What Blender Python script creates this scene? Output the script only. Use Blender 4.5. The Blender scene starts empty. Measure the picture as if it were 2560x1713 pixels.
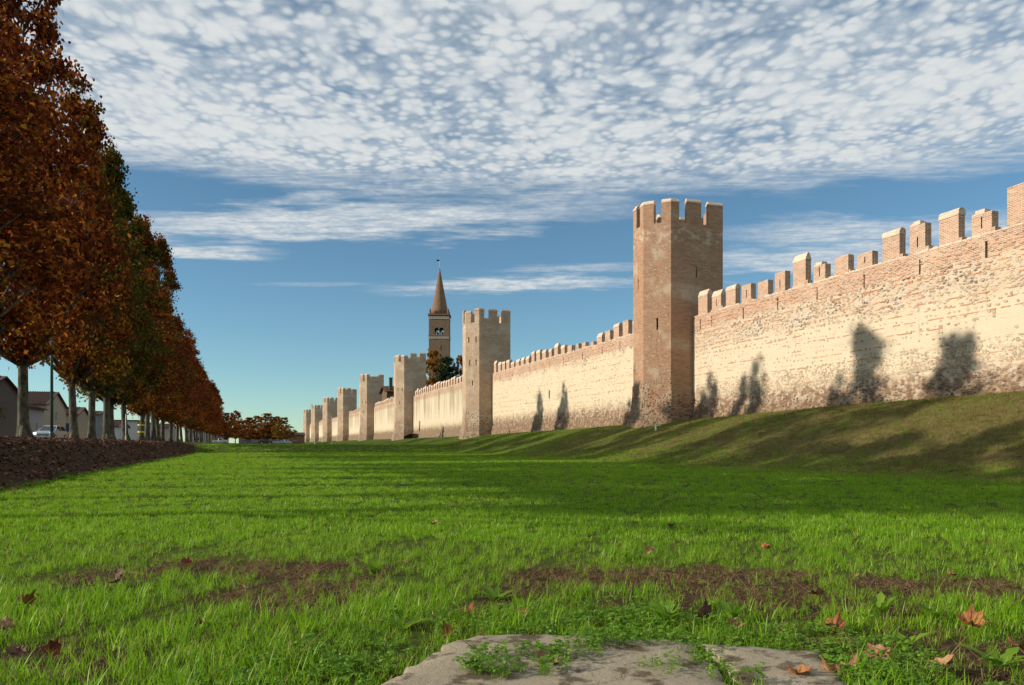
import bpy, bmesh, math, random
import numpy as np
from mathutils import Vector, Matrix

rnd = random.Random(7)
rs = np.random.RandomState(11)
scene = bpy.context.scene
C = scene.collection
PI = math.pi
# World frame: +Y runs along the town wall, +X from the tree row towards the wall, z = 0 is the lawn.
HEADING = math.radians(18.699)
EYE = 1.2

# ------------------------------------------------------------------ camera
cam_d = bpy.data.cameras.new('camera')
cam = bpy.data.objects.new('camera', cam_d)
C.objects.link(cam)
cam.location = (0, 0, EYE)
cam.rotation_euler = (PI / 2, 0, -HEADING)
cam_d.sensor_width = 36.0
cam_d.lens = 27.42
cam_d.shift_y = 0.0986
cam_d.clip_start = 0.05
cam_d.clip_end = 9000
scene.camera = cam

# ------------------------------------------------------------------ sun
SUN_EL = math.radians(20.6)
SUN_AZ = math.radians(8.5)          # past the wall's normal
sun_vec = Vector((-math.cos(SUN_EL) * math.cos(SUN_AZ), math.cos(SUN_EL) * math.sin(SUN_AZ), math.sin(SUN_EL)))
sun_d = bpy.data.lights.new('sun', 'SUN')
sun_d.energy = 5.0
sun_d.angle = math.radians(0.55)
sun_d.color = (1.0, 0.885, 0.73)
sun = bpy.data.objects.new('sun', sun_d)
C.objects.link(sun)
sun.rotation_euler = (-sun_vec).to_track_quat('-Z', 'Y').to_euler()
sun.location = (-60, 0, 60)

scene.view_settings.view_transform = 'Standard'
scene.view_settings.look = 'None'
scene.view_settings.exposure = 0.2
scene.view_settings.gamma = 1.0
scene.view_settings.use_curve_mapping = False
scene.cycles.use_adaptive_sampling = True
scene.cycles.adaptive_threshold = 0.02
scene.cycles.max_bounces = 5
scene.cycles.diffuse_bounces = 2
scene.cycles.transmission_bounces = 4
scene.cycles.transparent_max_bounces = 6
scene.cycles.caustics_reflective = False
scene.cycles.caustics_refractive = False


# ------------------------------------------------------------------ node helpers
class NT:
    def __init__(self, tree):
        self.t = tree
        tree.nodes.clear()

    def n(self, kind, props=None, **ins):
        nd = self.t.nodes.new(kind)
        for k, v in (props or {}).items():
            setattr(nd, k, v)
        for k, v in ins.items():
            key = int(k[1:]) if k[0] == '_' and k[1:].isdigit() else k.replace('__', ' ')
            self.put(nd.inputs[key], v)
        return nd

    def put(self, sock, v):
        if v is None:
            return
        if isinstance(v, bpy.types.NodeSocket):
            self.t.links.new(v, sock)
        elif isinstance(v, bpy.types.Node):
            self.t.links.new(v.outputs[0], sock)
        else:
            if sock.type == 'RGBA' and len(v) == 3:
                v = (*v, 1)
            sock.default_value = v

    def m(self, op, a, b=None, c=None, clamp=False):
        nd = self.t.nodes.new('ShaderNodeMath')
        nd.operation = op
        nd.use_clamp = clamp
        for i, v in enumerate((a, b, c)):
            if v is not None:
                self.put(nd.inputs[i], v)
        return nd.outputs[0]

    def add(self, a, b): return self.m('ADD', a, b)
    def sub(self, a, b): return self.m('SUBTRACT', a, b)
    def mul(self, a, b): return self.m('MULTIPLY', a, b)
    def div(self, a, b): return self.m('DIVIDE', a, b)

    def step(self, x, lo, hi):
        nd = self.t.nodes.new('ShaderNodeMapRange')
        nd.interpolation_type = 'SMOOTHSTEP'
        self.put(nd.inputs['Value'], x)
        self.put(nd.inputs['From Min'], lo)
        self.put(nd.inputs['From Max'], hi)
        return nd.outputs[0]

    def mix(self, f, a, b, mode='MIX'):
        nd = self.t.nodes.new('ShaderNodeMix')
        nd.data_type = 'RGBA'
        nd.blend_type = mode
        self.put(nd.inputs[0], f)
        self.put(nd.inputs[6], a)
        self.put(nd.inputs[7], b)
        return nd.outputs[2]

    def noise(self, vec, scale, detail=3.0, rough=0.55, dist=0.0, out=0):
        nd = self.n('ShaderNodeTexNoise', None, Vector=vec, Scale=scale, Detail=detail, Roughness=rough, Distortion=dist)
        return nd.outputs[out]

    def xyz(self, x, y, z=0.0):
        return self.n('ShaderNodeCombineXYZ', None, X=x, Y=y, Z=z).outputs[0]

    def ramp(self, f, stops, interp='LINEAR'):
        nd = self.t.nodes.new('ShaderNodeValToRGB')
        nd.color_ramp.interpolation = interp
        el = nd.color_ramp.elements
        while len(el) < len(stops):
            el.new(0.5)
        for e, (p, c) in zip(el, stops):
            e.position = p
            e.color = (*c, 1) if len(c) == 3 else c
        self.put(nd.inputs[0], f)
        return nd.outputs[0]


def material(name):
    mt = bpy.data.materials.new(name)
    mt.use_nodes = True
    return mt, NT(mt.node_tree)


def finish(g, color, rough=0.9, height=None, bump=0.3, bdist=0.05, spec=0.2, metal=0.0):
    b = g.n('ShaderNodeBsdfPrincipled')
    g.put(b.inputs['Base Color'], color)
    g.put(b.inputs['Roughness'], rough)
    b.inputs['Specular IOR Level'].default_value = spec
    b.inputs['Metallic'].default_value = metal
    if height is not None:
        bp = g.n('ShaderNodeBump', None, Strength=bump, Distance=bdist, Height=height)
        g.put(b.inputs['Normal'], bp.outputs[0])
    o = g.n('ShaderNodeOutputMaterial')
    g.t.links.new(b.outputs[0], o.inputs[0])
    return b


def plain(name, col, rough=0.8, var=0.25, scale=3.0, spec=0.2, metal=0.0, bump=0.15):
    mt, g = material(name)
    p = g.n('ShaderNodeNewGeometry').outputs['Position']
    n = g.noise(p, scale, 5)
    c = g.mix(n, tuple(v * (1 - var) for v in col), tuple(min(1, v * (1 + var)) for v in col))
    finish(g, c, rough, n, bump, 0.02, spec, metal)
    return mt


# ------------------------------------------------------------------ world: Nishita sky with a deck of high clouds
world = bpy.data.worlds.new('World')
scene.world = world
world.use_nodes = True
g = NT(world.node_tree)
sky = g.n('ShaderNodeTexSky', {'sky_type': 'NISHITA', 'sun_disc': False})
sky.sun_elevation = SUN_EL
sky.sun_rotation = math.radians(-90) + SUN_AZ
sky.altitude = 1200
sky.air_density = 1.0
sky.dust_density = 0.0
sky.ozone_density = 2.0
SKY_TINT = (0.74, 0.955, 0.955)
tc = g.n('ShaderNodeTexCoord')
rot = g.n('ShaderNodeVectorRotate', {'rotation_type': 'Z_AXIS'}, Vector=tc.outputs['Generated'], Angle=HEADING)
sp = g.n('ShaderNodeSeparateXYZ', None, Vector=rot.outputs[0])
dz = g.m('MAXIMUM', sp.outputs[2], 0.03)
px = g.div(sp.outputs[0], dz)
py = g.div(sp.outputs[1], dz)
P = g.xyz(px, g.mul(py, 0.88), 0.0)
warp = g.n('ShaderNodeTexNoise', None, Vector=P, Scale=3.0, Detail=3.0, Roughness=0.5)
wv = g.n('ShaderNodeVectorMath', {'operation': 'MULTIPLY_ADD'})
g.put(wv.inputs[0], warp.outputs['Color']); wv.inputs[1].default_value = (0.10, 0.14, 0); g.put(wv.inputs[2], P)
PW = wv.outputs[0]
big = g.noise(P, 1.15, 3, 0.5)
mid = g.noise(PW, 5.0, 3, 0.55)
vor = g.n('ShaderNodeTexVoronoi', {'feature': 'SMOOTH_F1'}, Vector=PW, Scale=12.0, Smoothness=0.5, Randomness=0.95).outputs['Distance']
vor2 = g.n('ShaderNodeTexVoronoi', {'feature': 'SMOOTH_F1'}, Vector=PW, Scale=30.0, Smoothness=0.35, Randomness=1.0).outputs['Distance']
fine = g.noise(PW, 26.0, 4, 0.62)
puff = g.step(vor, 0.66, 0.16)
puff2 = g.step(vor2, 0.66, 0.14)
cell = g.add(g.mul(puff, 0.44), g.mul(puff2, 0.38))
cell = g.add(cell, g.mul(g.sub(fine, 0.5), 0.6))
cover = g.add(g.mul(g.sub(big, 0.5), 1.6), g.mul(g.sub(mid, 0.5), 1.0))
cl = g.add(g.add(cell, cover), 0.44)
# lower rim of the deck, where it thins to a veil
e0 = g.sub(px, 0.15)
edge = g.sub(3.14, g.mul(g.mul(e0, e0), 0.14))
lane = g.noise(g.xyz(g.mul(px, 0.9), g.mul(py, 2.0)), 2.2, 4, 0.6)
comb = g.noise(g.xyz(g.mul(g.add(px, g.mul(py, 0.5)), 1.3), g.mul(py, 4.2)), 4.0, 5, 0.65)
rim = g.add(g.sub(edge, py), g.mul(g.sub(lane, 0.5), 0.6))
deck = g.step(rim, -0.06, 0.34)
veil = g.mul(g.step(rim, -0.14, 0.12), g.step(rim, 1.0, 0.2))
dens = g.mul(g.step(cl, -0.30, 0.98), deck)
dens = g.m('MAXIMUM', dens, g.mul(veil, g.add(0.12, g.mul(g.step(comb, 0.25, 0.75), 0.72))))


def streak(cx, cy, rx, ry, slope, amount):
    a = g.div(g.sub(px, cx), rx)
    b = g.sub(g.sub(py, cy), g.mul(g.sub(px, cx), slope))
    b = g.div(g.add(b, g.mul(g.sub(lane, 0.5), ry * 2.4)), ry)
    r = g.m('SQRT', g.add(g.mul(a, a), g.mul(b, b)))
    return g.mul(g.mul(g.step(r, 1.0, 0.25), g.step(comb, 0.12, 0.62)), amount)


for s in ((-0.75, 3.50, 1.65, 0.42, -0.14, 1.0), (-1.66, 4.07, 0.55, 0.22, 0.02, 1.0), (0.05, 4.92, 1.15, 0.30, -0.18, 0.95),
          (1.85, 3.66, 1.15, 0.36, -0.08, 0.80), (1.75, 4.25, 1.15, 0.50, -0.12, 0.85), (0.35, 4.45, 0.55, 0.16, -0.1, 0.55),
          (-1.25, 4.9, 0.5, 0.08, 0.0, 0.3), (-2.9, 3.7, 0.9, 0.3, 0.1, 0.6), (3.4, 3.9, 1.0, 0.3, -0.1, 0.6)):
    dens = g.m('MAXIMUM', dens, streak(*s))
dens = g.mul(dens, g.step(sp.outputs[2], 0.05, 0.14))
dens = g.m('MINIMUM', dens, 0.95)
tint = g.mix(g.step(cl, 0.1, 1.25), (0.60, 0.70, 0.79), (0.93, 0.96, 0.96))
hs = g.mix(1.0, sky.outputs[0], SKY_TINT, 'MULTIPLY')
bs = g.n('ShaderNodeBackground', None, Color=hs, Strength=0.105)
bc = g.n('ShaderNodeBackground', None, Color=tint, Strength=0.70)
mx = g.n('ShaderNodeMixShader')
g.put(mx.inputs[0], dens); g.put(mx.inputs[1], bs.outputs[0]); g.put(mx.inputs[2], bc.outputs[0])
ow = g.n('ShaderNodeOutputWorld')
g.t.links.new(mx.outputs[0], ow.inputs[0])
world.cycles.sampling_method = 'MANUAL'
world.cycles.sample_map_resolution = 256


# ------------------------------------------------------------------ object helpers
def link(name, me, mat=None, parent=None, smooth=False):
    o = bpy.data.objects.new(name, me)
    if mat is not None and not me.materials:
        me.materials.append(mat)
    if smooth:
        me.polygons.foreach_set('use_smooth', [True] * len(me.polygons))
    C.objects.link(o)
    if parent is not None:
        o.parent = parent
    return o


def obj(name, bm, mat, parent=None, smooth=False):
    bmesh.ops.recalc_face_normals(bm, faces=bm.faces)
    me = bpy.data.meshes.new(name)
    bm.to_mesh(me)
    bm.free()
    return link(name, me, mat, parent, smooth)


def pyobj(name, verts, faces, mat, parent=None, smooth=False):
    me = bpy.data.meshes.new(name)
    me.from_pydata([tuple(v) for v in verts], [], faces)
    me.update()
    return link(name, me, mat, parent, smooth)


def tag(o, label, cat, group=None, kind=None):
    if label: o['label'] = label
    if cat: o['category'] = cat
    if group: o['group'] = group
    if kind: o['kind'] = kind
    return o


def thing(name, label, cat, loc=(0, 0, 0), rz=0.0, group=None):
    o = bpy.data.objects.new(name, None)
    o.empty_display_size = 0.3
    C.objects.link(o)
    o.location = loc
    o.rotation_euler = (0, 0, rz)
    return tag(o, label, cat, group)


def struct(o):
    o['kind'] = 'structure'
    return o


def box(bm, x0, x1, y0, y1, z0, z1, jit=0.0):
    v = []
    for x in (x0, x1):
        for y in (y0, y1):
            for z in (z0, z1):
                v.append(bm.verts.new((x + rnd.uniform(-jit, jit), y + rnd.uniform(-jit, jit), z + rnd.uniform(-jit, jit))))
    for f in ((0, 1, 3, 2), (4, 6, 7, 5), (0, 4, 5, 1), (2, 3, 7, 6), (0, 2, 6, 4), (1, 5, 7, 3)):
        bm.faces.new([v[i] for i in f])
    return v


def tube(bm, pts, radii, seg=8, cap=True):
    rings = []
    for i, p in enumerate(pts):
        p = Vector(p)
        d = (Vector(pts[min(i + 1, len(pts) - 1)]) - Vector(pts[max(i - 1, 0)])).normalized()
        a = d.orthogonal().normalized() if abs(d.z) < 0.9 else Vector((1, 0, 0)) - d * d.x
        a.normalize()
        b = d.cross(a)
        rings.append([bm.verts.new(p + (a * math.cos(2 * PI * k / seg) + b * math.sin(2 * PI * k / seg)) * radii[i]) for k in range(seg)])
    for r0, r1 in zip(rings, rings[1:]):
        for k in range(seg):
            bm.faces.new((r0[k], r0[(k + 1) % seg], r1[(k + 1) % seg], r1[k]))
    if cap:
        bm.faces.new(rings[0][::-1])
        bm.faces.new(rings[-1])
    return rings


def prism(bm, prof, axis, a0, a1):
    """extrude a closed 2-D profile along an axis; prof points are the two other axes in order"""
    def mk(p, a):
        if axis == 'x': return (a, p[0], p[1])
        if axis == 'y': return (p[0], a, p[1])
        return (p[0], p[1], a)
    lo = [bm.verts.new(mk(p, a0)) for p in prof]
    hi = [bm.verts.new(mk(p, a1)) for p in prof]
    n = len(prof)
    for i in range(n):
        bm.faces.new((lo[i], lo[(i + 1) % n], hi[(i + 1) % n], hi[i]))
    bm.faces.new(lo[::-1])
    bm.faces.new(hi)


def panel(bm, o, u, w, z0, z1, n, holes, depth, step=1.2, jit=0.0, through=False):
    """upright rectangular face at o along u, outward normal n, with recessed holes (u0,u1,z0,z1)"""
    us = {0.0, w}; zs = {z0, z1}
    for h in holes:
        us |= {h[0], h[1]}; zs |= {h[2], h[3]}
    k = max(1, int(w / step)); us |= {w * i / k for i in range(k + 1)}
    k = max(1, int((z1 - z0) / step)); zs |= {z0 + (z1 - z0) * i / k for i in range(k + 1)}
    us = sorted(us); zs = sorted(zs)
    us = [a for i, a in enumerate(us) if i == 0 or a - us[i - 1] > 1e-4]
    zs = [a for i, a in enumerate(zs) if i == 0 or a - zs[i - 1] > 1e-4]
    o = Vector(o); u = Vector(u).normalized(); n = Vector(n).normalized()
    off = {}

    def pt(i, j, d):
        key = (i, j)
        if key not in off:
            inner = 0 < i < len(us) - 1 and 0 < j < len(zs) - 1
            off[key] = rnd.uniform(-jit, jit) if inner else 0.0
        q = o + u * us[i] + n * (off[key] - d)
        return Vector((q.x, q.y, zs[j]))

    def hole(i, j):
        if i < 0 or j < 0 or i >= len(us) - 1 or j >= len(zs) - 1: return False
        cu = (us[i] + us[i + 1]) / 2; cz = (zs[j] + zs[j + 1]) / 2
        return any(h[0] < cu < h[1] and h[2] < cz < h[3] for h in holes)
    vc = {}

    def vt(i, j, d):
        k = (i, j, d > 0)
        if k not in vc: vc[k] = bm.verts.new(pt(i, j, d))
        return vc[k]
    for i in range(len(us) - 1):
        for j in range(len(zs) - 1):
            d = depth if hole(i, j) else 0.0
            if not (d and through and zs[j] > 36):
                bm.faces.new((vt(i, j, d), vt(i + 1, j, d), vt(i + 1, j + 1, d), vt(i, j + 1, d)))
            if d:
                for (a, b), (ni, nj) in ((((i, j), (i, j + 1)), (i - 1, j)), (((i + 1, j), (i + 1, j + 1)), (i + 1, j)),
                                         (((i, j), (i + 1, j)), (i, j - 1)), (((i, j + 1), (i + 1, j + 1)), (i, j + 1))):
                    if not hole(ni, nj):
                        bm.faces.new((vt(*a, 0.0), vt(*b, 0.0), vt(*b, d), vt(*a, d)))


def copy_tree(o, parent=None):
    c = o.copy()
    C.objects.link(c)
    c.parent = parent
    for ch in list(o.children):
        copy_tree(ch, c)
    return c


# ------------------------------------------------------------------ terrain
def sst(x, a, b):
    t = np.clip((x - a) / (b - a), 0, 1)
    return t * t * (3 - 2 * t)


def vnoise(x, y, s, seed=0):
    return (np.sin(x * s * 1.7 + seed) * np.cos(y * s * 1.3 + seed * 2.1) + 0.6 * np.sin(x * s * 3.1 - y * s * 2.3 + seed * 0.7)
            + 0.4 * np.cos(x * s * 5.3 + y * s * 4.1 + seed * 1.9)) / 2.0


ROAD_Z = 1.45


def base_z(y):
    return np.interp(y, [-50, 28, 44, 58, 77, 115, 170, 520, 3000], [3.7, 3.62, 3.38, 3.1, 2.8, 2.45, 2.35, 2.25, 2.2])


def gz(x, y):
    x = np.asarray(x, float); y = np.asarray(y, float)
    lawn = 0.035 * vnoise(x, y, 0.35) * sst(np.hypot(x - 2, y - 4), 2, 8)
    # end of the dry moat: a low bank across it
    yc = y + 0.10 * x + 1.2 * vnoise(x, y, 0.09, 3)
    cross = 1.02 * sst(yc, 99, 107) + 0.06 * sst(y, 105, 400)
    low = np.maximum(lawn, 0) * (1 - sst(yc, 99, 107)) + lawn * 0 + cross
    # berm below the wall
    foot = np.interp(y, [-50, 19, 42, 75, 105, 130], [24, 23.5, 21.5, 23, 25, 27])
    s = np.clip((x - foot) / (34.6 - foot), 0, 1)
    prof = s * s * (3 - 2 * s) * 0.6 + s * 0.4
    sl = (0.10 * vnoise(x, y, 0.22, 5) + 0.22 * np.sin(y * 0.21 + 0.5 * np.sin(y * 0.09)) + 0.07 * vnoise(x, y, 0.6, 2)) * np.sin(PI * s)
    berm = low + (base_z(y) - low) * prof + sl
    # bank to the road
    xb = x + 0.35 * vnoise(y, x, 0.30, 2)
    b = sst(-xb, 5.9, 9.7)
    z = np.where(x > foot, berm, low)
    lump = 0.10 * vnoise(x, y, 0.9, 1) * np.clip(b * (1 - b) * 4, 0, 1)
    z = z + (ROAD_Z - low) * b * (x < 0) + lump * (x < 0)
    return z


def cam_ground(xc, zc):
    c, s = math.cos(HEADING), math.sin(HEADING)
    return xc * c + zc * s, zc * c - xc * s


PATCH = [(-2.5, 7.45, 1.45, 0.55, 0.97), (-1.75, 6.2, 0.75, 0.65, 0.97), (1.25, 7.0, 1.6, 0.60, 0.96), (2.0, 6.05, 1.0, 0.75, 0.9),
         (3.6, 6.5, 0.95, 0.5, 0.9), (2.5, 4.35, 1.0, 0.65, 0.72), (0.4, 5.9, 1.2, 0.4, 0.5), (-2.55, 4.3, 0.5, 0.45, 0.7), (0.2, 6.3, 0.6, 0.3, 0.45), (-3.6, 7.0, 0.6, 0.4, 0.6)]


def soil(x, y):
    c, s = math.cos(HEADING), math.sin(HEADING)
    xc = x * c - y * s; zc = x * s + y * c
    m = np.zeros_like(xc)
    wob = 0.42 * vnoise(x, y, 2.3, 4) + 0.30 * vnoise(x, y, 6.1, 5)
    for (a, b, rx, rz, k) in PATCH:
        r = np.hypot((xc - a) / rx, (zc - b) / rz) + wob
        m = np.maximum(m, k * (1 - sst(r, 0.55, 1.25)))
    return m


def axis_samples(segs):
    out = []
    for a, b, st in segs:
        out += list(np.arange(a, b - 1e-6, st))
    out.append(segs[-1][1])
    return np.array(out)


gx = axis_samples([(-3000, -300, 300), (-300, -60, 30), (-60, -14, 6), (-14, -4, 0.4), (-4, 7, 0.2), (7, 38, 0.75), (38, 60, 5), (60, 300, 40), (300, 3000, 300)])
gy = axis_samples([(-800, -40, 190), (-40, 2, 3), (2, 13, 0.2), (13, 120, 0.9), (120, 300, 6), (300, 900, 40), (900, 5000, 400)])
GX, GY = np.meshgrid(gx, gy, indexing='ij')
GZ = gz(GX, GY)
SO = soil(GX, GY)
GZ = GZ + SO * (-0.02 + 0.02 * vnoise(GX, GY, 6.0, 8))
nx, ny = GX.shape
vv = np.stack([GX.ravel(), GY.ravel(), GZ.ravel()], 1)
ii, jj = np.meshgrid(np.arange(nx - 1), np.arange(ny - 1), indexing='ij')
a = (ii * ny + jj).ravel()
ff = np.stack([a, a + ny, a + ny + 1, a + 1], 1)
me = bpy.data.meshes.new('ground')
me.from_pydata(vv.tolist(), [], ff.tolist())
at = me.attributes.new('soil', 'FLOAT', 'POINT')
at.data.foreach_set('value', SO.ravel())
mt, g = material('turf')
pos = g.n('ShaderNodeNewGeometry').outputs['Position']
s3 = g.n('ShaderNodeSeparateXYZ', None, Vector=pos)
X_, Y_, Z_ = s3.outputs
n1 = g.noise(pos, 0.35, 4)
n2 = g.noise(pos, 5.0, 5, 0.7)
n3 = g.noise(pos, 40.0, 4, 0.7)
green = g.mix(n2, (0.040, 0.062, 0.007), (0.10, 0.135, 0.011))
green = g.mix(g.mul(n3, 0.6), green, (0.03, 0.055, 0.008))
dry = g.mix(n2, (0.20, 0.145, 0.06), (0.11, 0.12, 0.028))
dry = g.mix(g.mul(n3, 0.5), dry, (0.06, 0.045, 0.018))
strv = g.xyz(g.mul(X_, 0.35), g.mul(g.add(Y_, g.mul(X_, 0.7)), 0.9), 0)
strk = g.noise(strv, 0.9, 4, 0.6)
slope_m = g.mul(g.step(X_, 20.0, 25.0), g.step(g.add(strk, g.mul(g.sub(45.0, Y_), 0.004)), 0.30, 0.55))
slope_m = g.mul(slope_m, g.step(Y_, 125.0, 60.0))
col = g.mix(slope_m, green, dry)
soilc = g.mix(n2, (0.072, 0.045, 0.023), (0.028, 0.018, 0.010))
soilc = g.mix(g.step(n3, 0.55, 0.75), soilc, (0.14, 0.09, 0.05))
sa = g.n('ShaderNodeAttribute', {'attribute_name': 'soil'}).outputs['Fac']
col = g.mix(g.step(sa, 0.15, 0.6), col, soilc)
# leaf litter on the road bank
lit = g.ramp(g.noise(pos, 9.0, 3, 0.7), [(0.3, (0.025, 0.016, 0.010)), (0.5, (0.06, 0.035, 0.019)), (0.7, (0.11, 0.062, 0.032))])
bank = g.step(g.add(X_, g.mul(g.sub(n1, 0.5), 1.2)), -5.9, -6.5)
bank = g.mul(bank, g.step(g.add(Y_, 0), 116.0, 108.0))
col = g.mix(bank, col, lit)
hgt = g.add(g.mul(n2, 0.6), g.mul(n3, 0.5))
finish(g, col, 0.95, hgt, 0.9, 0.06, 0.1)
ground = struct(link('ground', me, mt, None, True))

# road beyond the trees, with a kerb and a pavement in front of the houses
asph = plain('asphalt', (0.055, 0.055, 0.058), 0.9, 0.3, 6)
kerbm = plain('kerb_stone', (0.30, 0.29, 0.27), 0.9, 0.2, 4)
bm = bmesh.new(); box(bm, -24, -13.2, -40, 700, ROAD_Z - 0.3, ROAD_Z + 0.03)
struct(obj('road', bm, asph))
bm = bmesh.new(); box(bm, -13.2, -12.9, -40, 700, ROAD_Z - 0.3, ROAD_Z + 0.14)
struct(obj('kerb', bm, kerbm))
bm = bmesh.new(); box(bm, -27.5, -24, -40, 700, ROAD_Z - 0.3, ROAD_Z + 0.15)
struct(obj('pavement', bm, kerbm))
bm = bmesh.new(); box(bm, -24, 30, 262, 270, 0.4, 1.16)
struct(obj('side_road', bm, asph))


# ------------------------------------------------------------------ masonry materials
def masonry(name, brick=(0.42, 0.225, 0.14), mortar=(0.66, 0.56, 0.44), plaster=(0.72, 0.61, 0.45), mode='wall', z_low=5.2, z_top=9.0, pale=0.3, streaks=0.0):
    mt, g = material(name)
    pos = g.n('ShaderNodeNewGeometry').outputs['Position']
    s = g.n('ShaderNodeSeparateXYZ', None, Vector=pos)
    X, Y, Z = s.outputs
    U = g.sub(Y, g.mul(X, 0.6))
    w = g.noise(pos, 1.3, 3)
    zz = g.add(Z, g.mul(g.sub(w, 0.5), 0.10))
    uv = g.xyz(U, zz, 0)
    br = g.n('ShaderNodeTexBrick', {'offset': 0.5}, Vector=uv, Color1=tuple(c * 0.72 for c in brick), Color2=tuple(min(1, c * 1.3) for c in brick), Mortar=mortar)
    br.inputs['Scale'].default_value = 1.0
    br.inputs['Mortar Size'].default_value = 0.017
    br.inputs['Mortar Smooth'].default_value = 0.3
    br.inputs['Brick Width'].default_value = 0.29
    br.inputs['Row Height'].default_value = 0.088
    bc = br.outputs[0]
    n_big = g.noise(uv, 0.45, 5, 0.6)
    n_med = g.noise(uv, 2.2, 5, 0.65)
    n_fine = g.noise(pos, 14.0, 5, 0.7)
    bc = g.mix(g.mul(g.step(n_med, 0.50, 0.78), 0.8), bc, g.mix(n_fine, mortar, tuple(c * 0.8 for c in mortar)))
    bc = g.mix(g.mul(g.step(n_big, 0.45, 0.7), pale), bc, plaster)
    # rubble: rounded stones set in lime
    vo = g.n('ShaderNodeTexVoronoi', {'feature': 'F1'}, Vector=g.xyz(g.mul(U, 1.0), g.mul(zz, 1.6), 0), Scale=3.6, Randomness=0.9)
    vd = vo.outputs['Distance']
    stone_c = g.ramp(g.n('ShaderNodeSeparateColor', None, Color=vo.outputs['Color']).outputs[0],
                     [(0.0, (0.13, 0.10, 0.075)), (0.35, (0.26, 0.21, 0.15)), (0.65, (0.36, 0.24, 0.16)), (1.0, (0.46, 0.38, 0.28))])
    rub = g.mix(g.step(vd, 0.30, 0.52), stone_c, g.mix(n_fine, tuple(c * 0.85 for c in mortar), mortar))
    # cracks / lost joints
    holes = g.step(g.noise(g.xyz(g.mul(U, 1.0), g.mul(zz, 2.6), 0), 3.2, 5, 0.75), 0.555, 0.63)
    rub = g.mix(g.mul(holes, 0.92), rub, (0.045, 0.034, 0.026))
    pl = g.mix(n_med, plaster, tuple(c * 0.86 for c in plaster))
    pl = g.mix(g.mul(g.step(n_fine, 0.35, 0.7), 0.35), pl, tuple(c * 0.78 for c in plaster))
    lay = g.noise(g.xyz(g.mul(U, 0.28), g.mul(zz, 5.5), 0), 1.0, 5, 0.7)
    pl = g.mix(g.mul(g.step(lay, 0.55, 0.66), 0.55), pl, (0.50, 0.35, 0.235))
    pl = g.mix(g.mul(g.step(g.noise(uv, 1.0, 6, 0.7), 0.56, 0.72), 0.45), pl, (0.46, 0.37, 0.26))
    dirt = g.mul(g.step(n_fine, 0.62, 0.75), 0.35)
    if mode == 'wall':
        lowm = g.step(g.add(Z, g.mul(g.sub(g.noise(uv, 0.8, 5, 0.65), 0.5), 3.2)), z_low + 0.35, z_low - 0.45)
        topm = g.step(g.add(Z, g.mul(g.sub(g.noise(uv, 0.6, 6, 0.7), 0.5), 4.0)), z_top - 0.35, z_top + 0.5)
        parm = g.step(g.add(Z, g.mul(g.sub(w, 0.5), 0.5)), 10.75, 11.0)
        low_c = g.mix(g.step(n_med, 0.42, 0.6), g.mix(0.5, bc, (0.20, 0.135, 0.085)), rub)
        col = g.mix(lowm, pl, low_c)
        col = g.mix(topm, col, g.mix(g.step(n_big, 0.42, 0.58), rub, g.mix(0.5, bc, pl)))
        col = g.mix(parm, col, bc)
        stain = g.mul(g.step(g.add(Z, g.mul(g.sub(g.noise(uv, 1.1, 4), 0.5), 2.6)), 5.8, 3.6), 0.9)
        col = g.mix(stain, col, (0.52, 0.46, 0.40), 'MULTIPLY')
        relief = g.add(g.mul(br.outputs['Fac'], -0.25), g.add(g.mul(g.step(vd, 0.55, 0.2), g.m('MAXIMUM', lowm, topm)), g.mul(n_fine, 0.6)))
        if streaks > 0:
            dr = g.noise(g.xyz(g.mul(Y, 1.0), g.mul(Z, 0.07), 0), 0.75, 5, 0.6)
            fall = g.step(g.add(Z, g.mul(dr, 5.0)), 7.5, 12.2)
            col = g.mix(g.mul(g.mul(g.step(dr, 0.40, 0.62), fall), streaks), col, (0.27, 0.22, 0.15))
            spl = g.step(g.add(Z, g.mul(g.noise(g.xyz(g.mul(Y, 1.0), g.mul(Z, 0.3), 0), 0.9, 4), -4.0)), 2.9, 1.6)
            col = g.mix(g.mul(spl, 0.55), col, (0.22, 0.17, 0.11))
    else:
        lowm = g.step(g.add(Z, g.mul(g.sub(g.noise(uv, 0.8, 5, 0.65), 0.5), 4.0)), 7.0, 5.6)
        patch = g.step(n_big, 0.56, 0.66)
        col = g.mix(g.mul(patch, 0.75), bc, g.mix(0.5, rub, pl))
        band = g.mul(g.step(Z, 18.0, 18.5), g.step(Z, 19.9, 19.4))
        col = g.mix(g.mul(g.mul(band, g.step(n_med, 0.50, 0.58)), 0.6), col, (0.60, 0.51, 0.41))
        col = g.mix(lowm, col, rub)
        rust = g.mul(g.mul(g.step(Z, 8.0, 5.0), g.step(Z, 3.0, 4.6)), g.step(n_big, 0.42, 0.6))
        col = g.mix(g.mul(rust, 0.5), col, (0.30, 0.13, 0.06))
        stain = g.mul(g.step(g.add(Z, g.mul(g.sub(n_med, 0.5), 3.0)), 4.8, 3.2), 0.55)
        col = g.mix(stain, col, (0.50, 0.43, 0.37), 'MULTIPLY')
        relief = g.add(g.mul(br.outputs['Fac'], -0.25), g.add(g.mul(g.step(vd, 0.55, 0.2), lowm), g.mul(n_fine, 0.6)))
    col = g.mix(dirt, col, (0.16, 0.12, 0.08))
    finish(g, col, 0.95, relief, 1.0, 0.07, 0.1)
    return mt


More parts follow.
